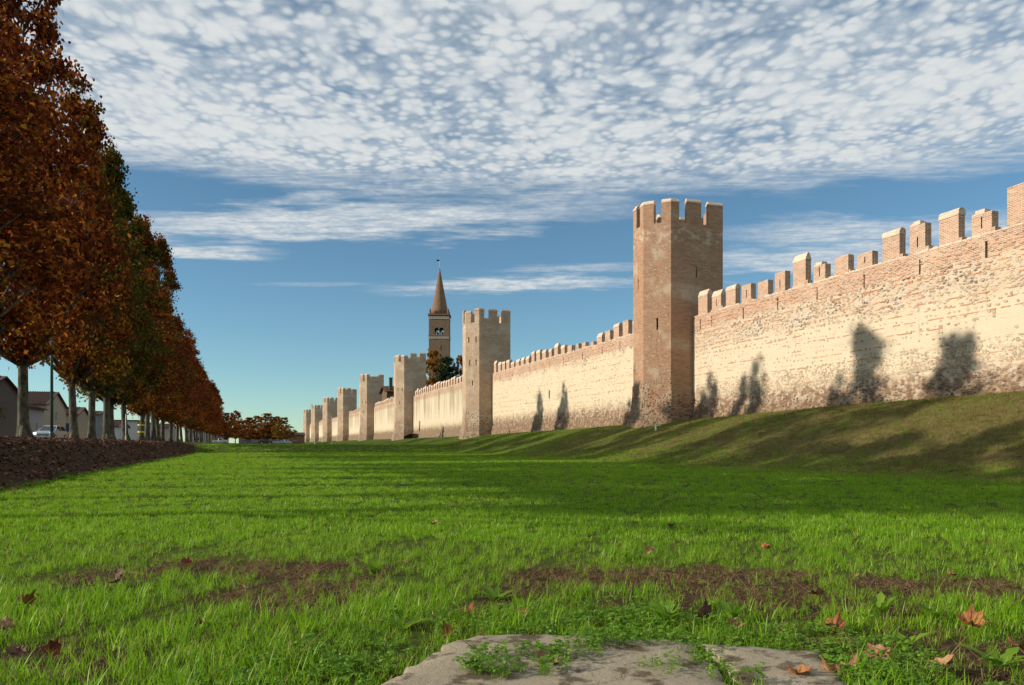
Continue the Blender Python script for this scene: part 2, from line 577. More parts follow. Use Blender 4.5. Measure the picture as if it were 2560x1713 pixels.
M_near = masonry('wall_masonry')
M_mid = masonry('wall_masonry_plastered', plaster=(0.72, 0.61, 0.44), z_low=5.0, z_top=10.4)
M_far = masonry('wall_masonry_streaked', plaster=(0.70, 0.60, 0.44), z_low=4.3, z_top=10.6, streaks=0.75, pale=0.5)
M_par = masonry('parapet_brick', mode='wall', z_low=-9, z_top=99, pale=0.15)
M_cap = masonry('coping_brick', brick=(0.62, 0.44, 0.33), mortar=(0.7, 0.6, 0.48), mode='wall', z_low=-9, z_top=99, pale=0.6)
M_tow = masonry('tower_brick', brick=(0.375, 0.20, 0.12), mortar=(0.44, 0.325, 0.23), mode='tower', pale=0.2)
M_tow2 = masonry('tower_brick_pale', brick=(0.41, 0.275, 0.185), mortar=(0.55, 0.45, 0.335), plaster=(0.64, 0.54, 0.405), mode='tower', pale=0.7)
M_stone = None
mt, g = material('field_stone')
oi = g.n('ShaderNodeObjectInfo')
pos = g.n('ShaderNodeNewGeometry')
isl = pos.outputs['Random Per Island']
n1 = g.noise(pos.outputs['Position'], 9, 4)
c = g.ramp(g.m('FRACT', g.add(oi.outputs['Random'], isl)), [(0, (0.25, 0.21, 0.155)), (0.5, (0.37, 0.315, 0.235)), (0.8, (0.47, 0.40, 0.30)), (1, (0.42, 0.30, 0.21))])
c = g.mix(g.mul(n1, 0.5), c, (0.50, 0.41, 0.28))
finish(g, c, 0.9, n1, 0.4, 0.03)
M_stone = mt
M_course = plain('course_brick', (0.50, 0.27, 0.16), 0.95, 0.35, 3.0)
M_dark = plain('dark_recess', (0.02, 0.017, 0.014), 1.0, 0.2)

WX = 36.0     # front plane of the curtain wall
TOWERS = [58.2, 116.0, 177.3, 236.4, 298.5, 360.5, 430.0, 495.0]
TW = 5.24     # tower width along the wall


# ------------------------------------------------------------------ loose stones and brick courses set in a wall face
def stone_mesh(seed):
    r = random.Random(seed)
    n = 9
    vs = []; fs = []
    ph = r.uniform(0, 6)
    rad = [1 + 0.18 * math.sin(2 * k * 2 * PI / n + ph) + r.uniform(-0.14, 0.14) for k in range(n)]
    for q, (d, s) in enumerate(((0.02, 1.0), (-0.018, 0.86))):
        for k in range(n):
            a = 2 * PI * k / n
            vs.append((d + r.uniform(-.006, .006), math.cos(a) * rad[k] * s, math.sin(a) * rad[k] * s))
    vs.append((-0.028, 0, 0))
    for k in range(n):
        fs.append((k, (k + 1) % n, n + (k + 1) % n, n + k))
        fs.append((n + k, n + (k + 1) % n, 2 * n))
    me = bpy.data.meshes.new('stone')
    me.from_pydata(vs, [], [f[::-1] for f in fs])
    me.materials.append(M_stone)
    return me


STONES = [stone_mesh(i) for i in range(8)]


def set_stones(root, spots, single=300, x=WX):
    """spots: (y, z, half width, half height). The largest on view become parts of their own, the rest one part."""
    spots = sorted(spots, key=lambda s: -(s[2] * s[3]) / (s[0] + 10) ** 2)
    for (y, z, a, b) in spots[:single]:
        o = bpy.data.objects.new('stone', rnd.choice(STONES))
        C.objects.link(o)
        o.parent = root
        o.location = (x, y, z)
        o.scale = (1.0, a, b)
        o.rotation_euler = (rnd.uniform(-.25, .25), 0, 0)
    if len(spots) > single:
        vs = []; fs = []
        for (y, z, a, b) in spots[single:]:
            me = rnd.choice(STONES)
            k = len(vs)
            for v in me.vertices:
                vs.append((x + v.co.x * min(1, a / 0.10), y + v.co.y * a, z + v.co.z * b))
            for p in me.polygons:
                fs.append(tuple(k + i for i in p.vertices))
        o = pyobj('small_stones', vs, fs, M_stone, root)
        o['kind'] = 'stuff'


def courses(root, y0, y1, zs, x=WX, keep=0.7):
    bm = bmesh.new()
    for z in zs:
        y = y0
        run = True
        while y < y1:
            L = rnd.uniform(0.22, 0.30)
            if rnd.random() < 0.06: run = not run if rnd.random() > keep - 0.2 else True
            if run and rnd.random() < keep:
                zz = z + 0.03 * math.sin(y * 0.7 + z)
                d = rnd.uniform(0.012, 0.035)
                hh = rnd.uniform(0.05, 0.065)
                box(bm, x - d, x + 0.03, y, y + L - 0.015, zz, zz + hh, 0.004)
            y += L
    o = obj('brick_courses', bm, M_course, root)
    o['kind'] = 'stuff'


# ------------------------------------------------------------------ merlons
def add_merlon(root, y0, y1, zb, zt, kind, slit=False, th=0.45, mat=None):
    """kind: p peaked, r rounded, f flat, b broken"""
    x0, x1 = WX, WX + th
    capz = {'p': 0.50, 'r': 0.42, 'f': 0.10, 'b': 0.22}[kind]
    capz = min(capz, (zt - zb) * 0.4)
    zc = zt - capz
    w = y1 - y0
    bm = bmesh.new()
    hl = []
    if slit and w > 0.8:
        hl = [(w * 0.5 - 0.045, w * 0.5 + 0.045, zb + 0.25, min(zb + 0.85, zc - 0.15))]
    panel(bm, (x0, y0, 0), (0, 1, 0), w, zb - 0.35, zc, (-1, 0, 0), hl, 0.3, 0.4, 0.012)
    panel(bm, (x1, y0, 0), (0, 1, 0), w, zb - 0.35, zc, (1, 0, 0), [], 0.3, 0.4, 0.01)
    for yy, ny in ((y0, -1), (y1, 1)):
        panel(bm, (x0, yy, 0), (1, 0, 0), th, zb - 0.35, zc, (0, ny, 0), [], 0.1, 0.4, 0.0)
    f = bm.verts
    q = [f.new(p) for p in ((x0, y0, zc), (x1, y0, zc), (x1, y1, zc), (x0, y1, zc))]
    bm.faces.new(q)
    # weathered shoulder bricks at the foot, stepping out into the crenel
    if rnd.random() < 0.7:
        hh = rnd.uniform(0.08, 0.28)
        box(bm, x0 + 0.02, x1 - 0.03, y0 - rnd.uniform(0.08, 0.25), y0 + 0.02, zb - 0.1, zb + hh, 0.02)
    if rnd.random() < 0.6:
        box(bm, x0 + 0.02, x1 - 0.03, y1 - 0.02, y1 + rnd.uniform(0.08, 0.2), zb - 0.1, zb + rnd.uniform(0.06, 0.2), 0.02)
    m = obj('merlon', bm, mat or M_par, root)
    bm = bmesh.new()
    o = 0.025
    if kind == 'p':
        prof = [(x0 - o, zc + 0.004), (x1 + o, zc + 0.004), (x1 + o, zc + 0.06), ((x0 + x1) / 2 + .06, zt), ((x0 + x1) / 2 - .06, zt), (x0 - o, zc + 0.06)]
    elif kind == 'r':
        prof = [(x0 - o, zc + 0.004), (x1 + o, zc + 0.004)] + [((x0 + x1) / 2 + (th / 2 + o) * math.cos(a), zc + 0.12 + (capz - 0.12) * math.sin(a)) for a in np.linspace(0, PI, 7)]
    else:
        prof = [(x0 - 0.005, zc + 0.004), (x1 + 0.005, zc + 0.004), (x1 - .01, zt - .02), (x0 + .02, zt)]
    if kind == 'b':
        cut = y0 + w * rnd.uniform(0.25, 0.4)
        prism(bm, prof, 'y', cut, y1 - w * 0.18)
        prism(bm, [(x0, zc + .004), (x1, zc + .004), (x1 - .03, zc + 0.10), (x0 + .02, zc + 0.09)], 'y', y1 - w * 0.18 + .004, y1 - 0.02)
    else:
        prism(bm, prof, 'y', y0 - (o if kind in 'pr' else 0), y1 + (o if kind in 'pr' else 0))
    for v in bm.verts:
        v.co.z += rnd.uniform(-0.012, 0.012)
        v.co.y += rnd.uniform(-0.015, 0.015)
    obj('cap', bm, M_cap if kind != 'f' else (mat or M_par), m)
    return m


def wall_body(root, y0, y1, mat, slits, extra=(), step=1.0, jit=0.02):
    """lower wall with its batter, then the parapet band up to the crenel sills, slits as recesses"""
    bm = bmesh.new()
    zb0 = float(base_z((y0 + y1) / 2)) - 1.6
    holes = [(s - 0.06 - y0, s + 0.06 - y0, 10.75, 11.62) for s in slits] + [(a - y0, b - y0, c, d) for (a, b, c, d) in extra]
    panel(bm, (WX, y0, 0), (0, 1, 0), y1 - y0, zb0, 12.0, (-1, 0, 0), holes, 0.35, step, jit)
    panel(bm, (WX + 0.45, y0, 0), (0, 1, 0), y1 - y0, 10.5, 12.0, (1, 0, 0), [], 0.1, 4)
    panel(bm, (WX + 1.5, y0, 0), (0, 1, 0), y1 - y0, zb0, 10.5, (1, 0, 0), [], 0.1, 6)
    for (xa, xb, z) in ((WX, WX + 0.45, 12.0), (WX + 0.45, WX + 1.5, 10.5)):
        bm.faces.new([bm.verts.new(p) for p in ((xa, y0, z), (xb, y0, z), (xb, y1, z), (xa, y1, z))])
    o = obj('wall_body', bm, mat, root)
    # rough top course along the crenel sills
    bm = bmesh.new()
    y = y0
    while y < y1:
        L = rnd.uniform(0.25, 0.6)
        if rnd.random() < 0.75:
            box(bm, WX - 0.012, WX + 0.44, y, min(y1, y + L - 0.02), 11.95, 12.0 + rnd.uniform(0.02, 0.10), 0.012)
        y += L
    t = obj('sill_course', bm, M_cap, root)
    t['kind'] = 'stuff'
    # battered foot
    bm = bmesh.new()
    ys = np.arange(y0, y1 + 0.01, max(step, 0.8))
    ys[-1] = y1
    rows = []
    for (dz, dx) in ((-1.5, 0.50), (0.15, 0.36), (0.8, 0.22), (1.35, 0.10), (1.7, -0.02)):
        rows.append([bm.verts.new((WX - dx + (rnd.uniform(-.05, .05) if dx > 0 else 0), yy, float(base_z(yy)) + dz + (rnd.uniform(-.15, .15)))) for yy in ys])
    for r0, r1 in zip(rows, rows[1:]):
        for k in range(len(ys) - 1):
            bm.faces.new((r0[k], r0[k + 1], r1[k + 1], r1[k]))
    for k in (0, -1):
        bm.faces.new([r[k] for r in rows] + [bm.verts.new((WX + .1, ys[k], rows[-1][k].co.z)), bm.verts.new((WX + .1, ys[k], rows[0][k].co.z))])
    obj('battered_foot', bm, mat, root)
    return o


# nearest section
near = thing('curtain_wall', 'nearest crenellated town wall section of cream plaster, brick and field stone beyond the grass slope', 'wall', (0, 0, 0), 0, 'sections of the town wall')
NEAR_M = [(55.95, 57.32, 14.02, 'p', 0), (53.98, 55.27, 13.64, 'p', 1), (52.01, 53.27, 13.68, 'r', 0), (50.05, 51.19, 13.33, 'f', 1), (48.00, 49.21, 13.19, 'f', 0),
          (46.09, 47.22, 13.44, 'f', 1), (43.94, 45.23, 14.25, 'p', 0), (42.03, 43.15, 13.28, 'b', 1), (39.95, 41.16, 13.21, 'f', 0), (37.95, 39.15, 12.96, 'f', 1),
          (35.85, 37.14, 13.85, 'r', 0), (34.03, 35.10, 13.84, 'b', 1), (31.86, 33.09, 13.87, 'r', 0), (29.89, 31.06, 13.33, 'b', 1), (27.7, 29.04, 14.0, 'f', 0),
          (25.7, 27.0, 13.8, 'p', 1), (23.6, 24.9, 13.4, 'f', 0), (21.5, 22.8, 13.7, 'r', 1), (19.4, 20.7, 13.3, 'f', 0)]
wall_body(near, 12.0, TOWERS[0], M_near, [30.2, 34.4, 38.6, 42.8, 46.9, 51.0, 55.3, 57.0, 26.2, 22.0], step=0.7, jit=0.025)
for (a, b, zt, k, sl) in NEAR_M:
    add_merlon(near, a, b, 12.08, zt, k, bool(sl))
spots = []
z = 4.6
while z < 10.6:
    y = 20.0
    while y < 57.6:
        prob = 0.62 if 5.4 < z < 8.2 else 0.9
        prob *= 0.55 + 0.45 * (math.sin(y * 0.55 + z * 1.1) * 0.5 + 0.5)
        big = z > 8.4 or y < 34
        a = rnd.uniform(0.045, 0.10) * (1.4 if big else 1.0)
        if rnd.random() < prob:
            spots.append((y + rnd.uniform(-.05, .05), z + rnd.uniform(-0.06, 0.06), a, a * rnd.uniform(0.6, 1.0)))
        y += a * 2 + rnd.uniform(0.04, 0.34)
    z += rnd.uniform(0.30, 0.40)
for k in range(2600):
    y = rnd.uniform(20, 57.6)
    z = float(base_z(y)) + 1.75 + rnd.random() ** 1.4 * 1.3
    a = rnd.uniform(0.04, 0.12)
    spots.append((y, z, a, a * rnd.uniform(0.5, 0.9)))
set_stones(near, spots)
courses(near, 19, 57.6, [4.9, 5.35, 5.8, 6.35, 6.95, 7.5, 8.05, 8.55, 9.0, 9.35, 9.7, 10.05, 10.4, 10.48, 10.75, 11.05, 11.35, 11.65], keep=0.62)

# second section
sec = thing('curtain_wall', 'cream plastered wall section between the tall nearest tower and the second tower', 'wall', (0, 0, 0), 0, 'sections of the town wall')
MID_M = [(113.92, 115.07, 13.92), (111.69, 113.02, 13.53), (109.63, 111.04, 13.43), (107.59, 108.99, 13.46), (105.46, 106.85, 12.98), (103.32, 104.75, 13.09),
         (101.27, 102.57, 13.12), (99.28, 100.54, 13.11), (97.09, 98.23, 13.51), (95.02, 96.35, 13.48), (92.93, 94.21, 13.24), (90.92, 91.84, 13.14),
         (88.84, 90.02, 13.54), (86.70, 87.83, 13.10), (84.52, 85.79, 12.77), (82.51, 83.08, 12.74), (80.56, 81.60, 12.63), (78.40, 79.11, 12.45),
         (76.30, 77.52, 13.14), (74.27, 75.46, 13.12), (72.19, 73.42, 13.61), (70.11, 71.34, 13.59), (68.0, 69.2, 13.5), (65.9, 67.1, 13.5)]
wall_body(sec, TOWERS[0] + TW, TOWERS[1], M_mid, [66.0, 72.0, 76.2, 81.4, 87.0, 91.5, 99, 106, 112], [(91.4, 91.9, 6.9, 7.9), (94.0, 94.7, 4.45, 4.75)], step=1.2)
for i, (a, b, zt) in enumerate(MID_M):
    add_merlon(sec, a, b, 11.95, zt, 'f' if zt < 12.9 else rnd.choice('pprrf'), False)
spots = []
for k in range(1900):
    y = rnd.uniform(63.6, 116); z = rnd.uniform(4.2, 10.3)
    if rnd.random() < 0.5: z = float(base_z(y)) + 1.75 + rnd.random() * 1.2
    a = rnd.uniform(0.05, 0.12)
    spots.append((y, z, a, a * rnd.uniform(0.5, 0.9)))
set_stones(sec, spots, 0)
courses(sec, 63.5, 116, [5.2, 5.9, 6.6, 7.3, 8.0, 8.7, 9.4, 10.1, 10.45, 10.6, 11.0, 11.4], keep=0.45)

# farther sections
FARLAB = ['streaked wall section between the second and third towers with a narrow doorway slit', 'streaked cream wall section between the third and fourth towers',
          'short looking wall section between the fourth and fifth towers', 'wall section between the fifth and sixth towers',
          'distant wall section between the sixth and seventh towers', 'most distant wall section just before the last tower']
for i in range(1, 7):
    w = thing('curtain_wall', FARLAB[i - 1], 'wall', (0, 0, 0), 0, 'sections of the town wall')
    y0, y1 = TOWERS[i] + TW, TOWERS[i + 1]
    ex = [(169.6, 170.9, 3.2, 6.2)] if i == 1 else []
    wall_body(w, y0, y1, M_far, [], ex, step=3.0, jit=0.03)
    y = y0 + 1.2
    mer = None
    while y < y1 - 1.3:
        if i < 3:
            add_merlon(w, y, y + 1.25, 11.95, 13.35 + rnd.uniform(-.25, .25), rnd.choice('pprr') if i < 3 else 'f', False)
        else:
            zt = 13.3 + rnd.uniform(-.3, .25)
            if i == 4: zt = 12.6
            bm = bmesh.new()
            prism(bm, [(WX, 11.7), (WX + .45, 11.7), (WX + .45, zt - .3), (WX + .25, zt), (WX + .2, zt), (WX, zt - .3)], 'y', y, y + 1.25)
            obj('merlon', bm, M_par, w)
        y += 2.06


# ------------------------------------------------------------------ towers
def tower(y0, idx, label, mat, slits, scale_detail):
    root = thing('wall_tower', label, 'tower', (0, 0, 0), 0, 'towers of the town wall')
    plan = [(39.0, 0.0), (33.9, 0.0), (32.2, 1.70), (32.2, 3.54), (33.9, TW), (39.0, TW)]
    plan = [Vector((x, y0 + y, 0)) for x, y in plan]
    zb = float(base_z(y0))
    Z0, ZT = zb + 3.2, 20.0
    cen = Vector((36, y0 + TW / 2, 0))
    norms = []
    for a, b in zip(plan, plan[1:]):
        d = (b - a).normalized()
        n = Vector((d.y, -d.x, 0))
        if n.dot((a + b) / 2 - cen) < 0: n = -n
        norms.append(n)

    def offset(off):
        out = []
        for k, p in enumerate(plan):
            if k == 0: n = norms[0]; out.append(p + n * off)
            elif k == len(plan) - 1: out.append(p + norms[-1] * off)
            else:
                a, b = norms[k - 1], norms[k]
                bis = (a + b).normalized()
                out.append(p + bis * (off / max(0.3, bis.dot(a))))
        return out
    bm = bmesh.new()
    for k, (a, b) in enumerate(zip(plan, plan[1:])):
        w = (b - a).length
        panel(bm, a, b - a, w, Z0, ZT, norms[k], [s[1:] for s in slits if s[0] == k], 0.45, 0.8 if idx == 0 else 1.6, 0.02)
    top = [bm.verts.new((p.x, p.y, ZT)) for p in plan]
    bm.faces.new(top)
    a, b = plan[0], plan[-1]
    bm.faces.new([bm.verts.new((p.x, p.y, z)) for p, z in ((a, zb), (b, zb), (b, ZT), (a, ZT))])
    obj('shaft', bm, mat, root)
    # battered foot of bare rubble
    bm = bmesh.new()
    rows = []
    N = 5 if idx < 2 else 1
    for z, off in ((zb - 2.2, 0.75), (zb + 0.1, 0.48), (zb + 1.2, 0.24), (zb + 2.2, 0.12), (zb + 3.0, 0.035), (zb + 3.25, -0.02)):
        pts = offset(off)
        row = []
        for p, q in zip(pts, pts[1:]):
            for s in range(N):
                r = p.lerp(q, s / N)
                j = 0.05 if (N > 1 and off > 0) else 0
                row.append(bm.verts.new((r.x + rnd.uniform(-j, j), r.y + rnd.uniform(-j, j), z + rnd.uniform(-j, j) * 2)))
        row.append(bm.verts.new((pts[-1].x, pts[-1].y, z)))
        rows.append(row)
    for r0, r1 in zip(rows, rows[1:]):
        for k in range(len(r0) - 1):
            bm.faces.new((r0[k], r0[k + 1], r1[k + 1], r1[k]))
    obj('battered_foot', bm, mat, root)
    # parapet merlons follow the plan
    lens = [(b - a).length for a, b in zip(plan, plan[1:])]
    cum = np.concatenate([[0], np.cumsum(lens)])
    tot = cum[-1]

    def at(s, pts):
        k = min(len(lens) - 1, int(np.searchsorted(cum, s, 'right') - 1))
        k = max(0, k)
        return pts[k].lerp(pts[k + 1], (s - cum[k]) / lens[k])

    def piece(bm, s0, s1, za, zb_, o0, o1, i0, i1):
        ss = [s0] + [c for c in cum if s0 + 0.01 < c < s1 - 0.01] + [s1]
        rows = []
        for off, z in ((o0, za), (o1, zb_), (i1, zb_), (i0, za)):
            pts = offset(off)
            rows.append([bm.verts.new((at(s, pts).x, at(s, pts).y, z)) for s in ss])
        for q in range(4):
            r0, r1 = rows[q], rows[(q + 1) % 4]
            for k in range(len(ss) - 1):
                bm.faces.new((r0[k], r0[k + 1], r1[k + 1], r1[k]))
        for k in (0, -1):
            bm.faces.new([r[k] for r in rows])
    h = [(0.0, 1.45), (2.15, 3.6), (cum[1] - 0.80, cum[1] + 0.83), (cum[2] - 0.90, cum[2] + 0.60)]
    h += [(tot - b, tot - a) for a, b in h]
    for (s0, s1) in h:
        zt = 21.75 + (rnd.uniform(-0.15, 0.1) if idx == 0 else rnd.choice([0, -.1, .05, -.25, -.6, .1]))
        bm = bmesh.new()
        piece(bm, s0, s1, ZT - 0.15, zt, 0.0 + .004, 0.0 + .004, -0.5, -0.5)
        m = obj('merlon', bm, mat, root)
        bm = bmesh.new()
        piece(bm, s0 - 0.02, s1 + 0.02, zt + .003, zt + 0.12, 0.035, 0.035, -0.53, -0.53)
        piece(bm, s0, s1, zt + .123, zt + 0.36, 0.02, -0.14, -0.51, -0.36)
        obj('cap', bm, M_cap if idx != 1 else mat, m)
    # back merlons
    for k in range(2):
        bm = bmesh.new()
        box(bm, 38.5, 39.0, y0 + 1.1 + k * 2.0, y0 + 2.2 + k * 2.0, ZT - 0.1, 21.6)
        obj('merlon', bm, mat, root)
    return root, plan, norms


SL1 = [(0, 2.55, 2.69, 15.4, 16.3), (1, 1.10, 1.27, 10.9, 11.9), (2, 0.9, 1.0, 14.6, 15.6)]
SL2 = [(0, 2.5, 2.68, 12.5, 13.3), (1, 0.45, 0.66, 16.9, 17.8), (1, 1.75, 1.95, 16.9, 17.8), (1, 0.45, 0.66, 13.3, 14.2), (1, 1.6, 1.8, 13.3, 14.2), (1, 1.1, 1.28, 10.2, 11.0)]
SL3 = [(1, 0.4, 0.6, 13.2, 14.0), (1, 1.6, 1.8, 13.2, 14.0), (1, 1.1, 1.3, 10.2, 11.0)]
TLAB = ['tall nearest brick tower with wide pale capped merlons, standing proud of the wall', 'second tower from the nearest, pale stone with paired slits, right of the bell tower',
        'third tower, just left of the bell tower and its autumn trees', 'fourth tower from the nearest, a house chimney behind it',
        'fifth tower from the nearest along the receding wall', 'sixth tower from the nearest, grey in front', 'seventh tower, last but one of the receding row', 'smallest and most distant tower at the end of the wall']
for i, y0 in enumerate(TOWERS):
    r, plan, norms = tower(y0, i, TLAB[i], M_tow if i == 0 else M_tow2, [SL1, SL2, SL3, SL3, SL3, [], [], []][i], 1)
    if i == 0:
        # field stones showing in the two faces turned to the meadow path
        for k, (fa, fb, zr, num) in enumerate(((0, 1, (12.2, 18.5), 95), (1, 2, (7.0, 18.2), 85))):
            a, b = plan[fa], plan[fb]
            ang = math.atan2(-norms[fa].y, -norms[fa].x)
            for q in range(num):
                s = rnd.uniform(0.08, 0.92); z = rnd.uniform(*zr)
                p = a.lerp(b, s)
                o = bpy.data.objects.new('stone', rnd.choice(STONES))
                C.objects.link(o); o.parent = r
                w = rnd.uniform(0.05, 0.13)
                o.location = (p.x, p.y, z); o.rotation_euler = (0, 0, ang); o.scale = (0.8, w, w * rnd.uniform(0.5, 0.8))

# ------------------------------------------------------------------ bell tower behind the wall
M_bell = masonry('bell_tower_brick', brick=(0.20, 0.125, 0.085), mortar=(0.23, 0.165, 0.12), plaster=(0.25, 0.19, 0.14), mode='wall', z_low=-9, z_top=99, pale=0.3)
M_cone = masonry('spire_brick', brick=(0.21, 0.12, 0.075), mortar=(0.23, 0.16, 0.11), plaster=(0.25, 0.18, 0.13), mode='wall', z_low=-9, z_top=99, pale=0.1)
M_trim = plain('pale_stone_trim', (0.55, 0.48, 0.40), 0.9, 0.15)
M_bronze = plain('bronze', (0.10, 0.12, 0.10), 0.5, 0.2, 3, 0.5, 0.6)
bt = thing('bell_tower', 'brown brick church bell tower with conical spire rising behind the wall', 'bell tower', (60.4, 253.5, 0), math.radians(-17))
H = 43.4; R = 3.35
bm = bmesh.new()
lh = [(R - 0.75 + 0.2, R + 0.75 - 0.2 + 0.0, 0, 0)]
zs0, zs1 = 37.0, 39.3
hw = 0.62
for sgn in range(4):
    a = sgn * PI / 2
    u = Vector((math.cos(a), math.sin(a), 0)); n = Vector((math.sin(a), -math.cos(a), 0))
    o = n * R - u * R
    wins = [(R - 1.45, R - 0.12, zs0, zs1), (R + 0.12, R + 1.45, zs0, zs1)]
    if sgn == 0:
        wins += [(R + 0.5, R + 0.8, 31.6, 33.4), (R + 0.5, R + 0.8, 26.0, 27.6), (R + 0.5, R + 0.8, 20, 21.5)]
    panel(bm, o, u, 2 * R, 0, H, n, wins, 0.6, 3, 0.0, True)
bm.faces.new([bm.verts.new((sx * R, sy * R, H)) for sx, sy in ((-1, -1), (1, -1), (1, 1), (-1, 1))])
obj('shaft', bm, M_bell, bt)
for sgn in range(4):
    a = sgn * PI / 2
    u = Vector((math.cos(a), math.sin(a), 0)); n = Vector((math.sin(a), -math.cos(a), 0))
    if sgn in (0, 2, 3):
        for s in (-0.785, 0.785):
            bm = bmesh.new()       # rounded head of the opening, set proud of the recess
            for k in range(6):
                a0, a1 = PI * k / 6, PI * (k + 1) / 6
                P0 = [(s + 0.665 * math.cos(q), zs1 - 0.67 + 0.66 * math.sin(q)) for q in (a0, a1)]
                P1 = [(P0[0][0], zs1 + .02), (P0[1][0], zs1 + .02)]
                vs = [bm.verts.new(n * (R - 0.28) + u * p[0] + Vector((0, 0, p[1]))) for p in (P0[0], P0[1], P1[1], P1[0])]
                ws = [bm.verts.new(n * (R + 0.01) + u * p[0] + Vector((0, 0, p[1]))) for p in (P0[0], P0[1], P1[1], P1[0])]
                bm.faces.new(ws); bm.faces.new(vs[::-1]); bm.faces.new((vs[0], vs[1], ws[1], ws[0]))
            obj('arch', bm, M_bell, bt)
            bm = bmesh.new()
            c = n * (R - 0.34) + u * s
            prof = [(0.08, 38.6), (0.22, 38.5), (0.28, 38.0), (0.42, 37.55), (0.5, 37.4)]
            tube(bm, [(c.x, c.y, z) for r, z in prof], [r for r, z in prof], 10)
            obj('bell', bm, M_bronze, bt, True)
    for z, name in ((35.6, 'frieze'), (42.1, 'frieze')):
        bm = bmesh.new()
        for k in range(12):
            s0 = -R + 0.1 + k * (2 * R - 0.2) / 12
            for p0, p1, q0, q1 in ((s0 + 0.05, s0 + 0.42, z, z + 0.45), (s0 + .05, s0 + 0.5, z + 0.55, z + 0.75)):
                vs = []
                for d in (-.01, 0.12):
                    for s, zz in ((p0, q0), (p1, q0), (p1, q1), (p0, q1)):
                        vs.append(bm.verts.new(n * (R + d) + u * s + Vector((0, 0, zz))))
                for f in ((4, 5, 6, 7), (0, 4, 7, 3), (1, 2, 6, 5), (0, 1, 5, 4), (3, 7, 6, 2)):
                    bm.faces.new([vs[i] for i in f])
        obj(name, bm, M_trim, bt)
for z, d, hh in ((H + .003, 0.32, 0.4), (36.5, 0.16, 0.22)):
    bm = bmesh.new(); box(bm, -R - d, R + d, -R - d, R + d, z, z + hh); obj('cornice', bm, M_bell, bt)
bm = bmesh.new()
tube(bm, [(0, 0, H + 0.41 + s * 15.9) for s in (0, .12, .25, .4, .55, .7, .85, 1)], [2.95 * (1 - s) + .05 for s in (0, .12, .25, .4, .55, .7, .85, 1)], 28)
obj('spire', bm, M_cone, bt, True)
for sx in (-1, 1):
    for sy in (-1, 1):
        bm = bmesh.new()
        tube(bm, [(sx * 2.95, sy * 2.95, H + z) for z in (0.41, 1.6, 1.65, 2.3)], [0.32, 0.32, 0.4, 0.05], 8)
        obj('pinnacle', bm, M_bell, bt)
bm = bmesh.new()
tube(bm, [(0, 0, H + 16), (0, 0, H + 19.6)], [0.07, 0.05], 6)
tube(bm, [(0, 0, H + 17.0), (0, 0, H + 17.3), (0, 0, H + 17.6)], [0.05, 0.22, 0.05], 8)
vn = obj('weather_vane', bm, M_trim, bt)
bm = bmesh.new(); prism(bm, [(-1.1, H + 18.4), (-0.1, H + 18.5), (-0.05, H + 19.0), (-0.6, H + 18.9), (-0.95, H + 18.95)], 'y', -0.03, 0.03)
obj('pennant', bm, M_dark, vn)

# ------------------------------------------------------------------ leaves and trees
mt, g = material('autumn_leaf')
at = g.n('ShaderNodeAttribute', {'attribute_name': 'tone'}).outputs['Fac']
oi = g.n('ShaderNodeObjectInfo')
oc = g.n('ShaderNodeSeparateColor', None, Color=oi.outputs['Color'])
aut = g.ramp(at, [(0.0, (0.035, 0.012, 0.008)), (0.30, (0.085, 0.022, 0.011)), (0.58, (0.20, 0.050, 0.016)), (0.80, (0.46, 0.14, 0.022)), (0.93, (0.60, 0.30, 0.04)), (1.0, (0.12, 0.12, 0.02))])
grn = g.ramp(at, [(0.0, (0.020, 0.030, 0.008)), (0.5, (0.060, 0.075, 0.014)), (0.8, (0.15, 0.13, 0.022)), (1.0, (0.36, 0.20, 0.03))])
clump = g.n('ShaderNodeAttribute', {'attribute_name': 'clump'}).outputs['Fac']
gm = g.step(g.add(oc.outputs[0], g.mul(g.sub(clump, 0.5), 0.55)), 0.38, 0.62)
lc = g.mix(gm, aut, grn)
lc = g.mix(oc.outputs[2], lc, (0.26, 0.06, 0.035))
lc = g.mix(oc.outputs[1], lc, g.mix(at, (0.16, 0.085, 0.018), (0.52, 0.27, 0.05)))
df = g.n('ShaderNodeBsdfDiffuse', None, Color=lc)
tr = g.n('ShaderNodeBsdfTranslucent', None, Color=g.mix(0.5, lc, (0.5, 0.22, 0.03), 'SCREEN') if False else lc)
ms = g.n('ShaderNodeMixShader'); ms.inputs[0].default_value = 0.42
g.t.links.new(df.outputs[0], ms.inputs[1]); g.t.links.new(tr.outputs[0], ms.inputs[2])
o_ = g.n('ShaderNodeOutputMaterial'); g.t.links.new(ms.outputs[0], o_.inputs[0])
M_leaf = mt

mt, g = material('plane_bark')
p = g.n('ShaderNodeNewGeometry').outputs['Position']
sx = g.n('ShaderNodeSeparateXYZ', None, Vector=p)
pv = g.xyz(sx.outputs[0], sx.outputs[1], g.mul(sx.outputs[2], 0.45))
n1 = g.noise(pv, 4.0, 4, 0.6)
n2 = g.noise(pv, 12.0, 4, 0.6)
c = g.ramp(n1, [(0.36, (0.035, 0.028, 0.018)), (0.46, (0.07, 0.062, 0.042)), (0.57, (0.15, 0.14, 0.10)), (0.68, (0.05, 0.042, 0.028))])
c = g.mix(g.mul(n2, 0.5), c, (0.06, 0.05, 0.035))
finish(g, c, 0.9, g.add(n1, n2), 0.7, 0.03)
M_bark = mt


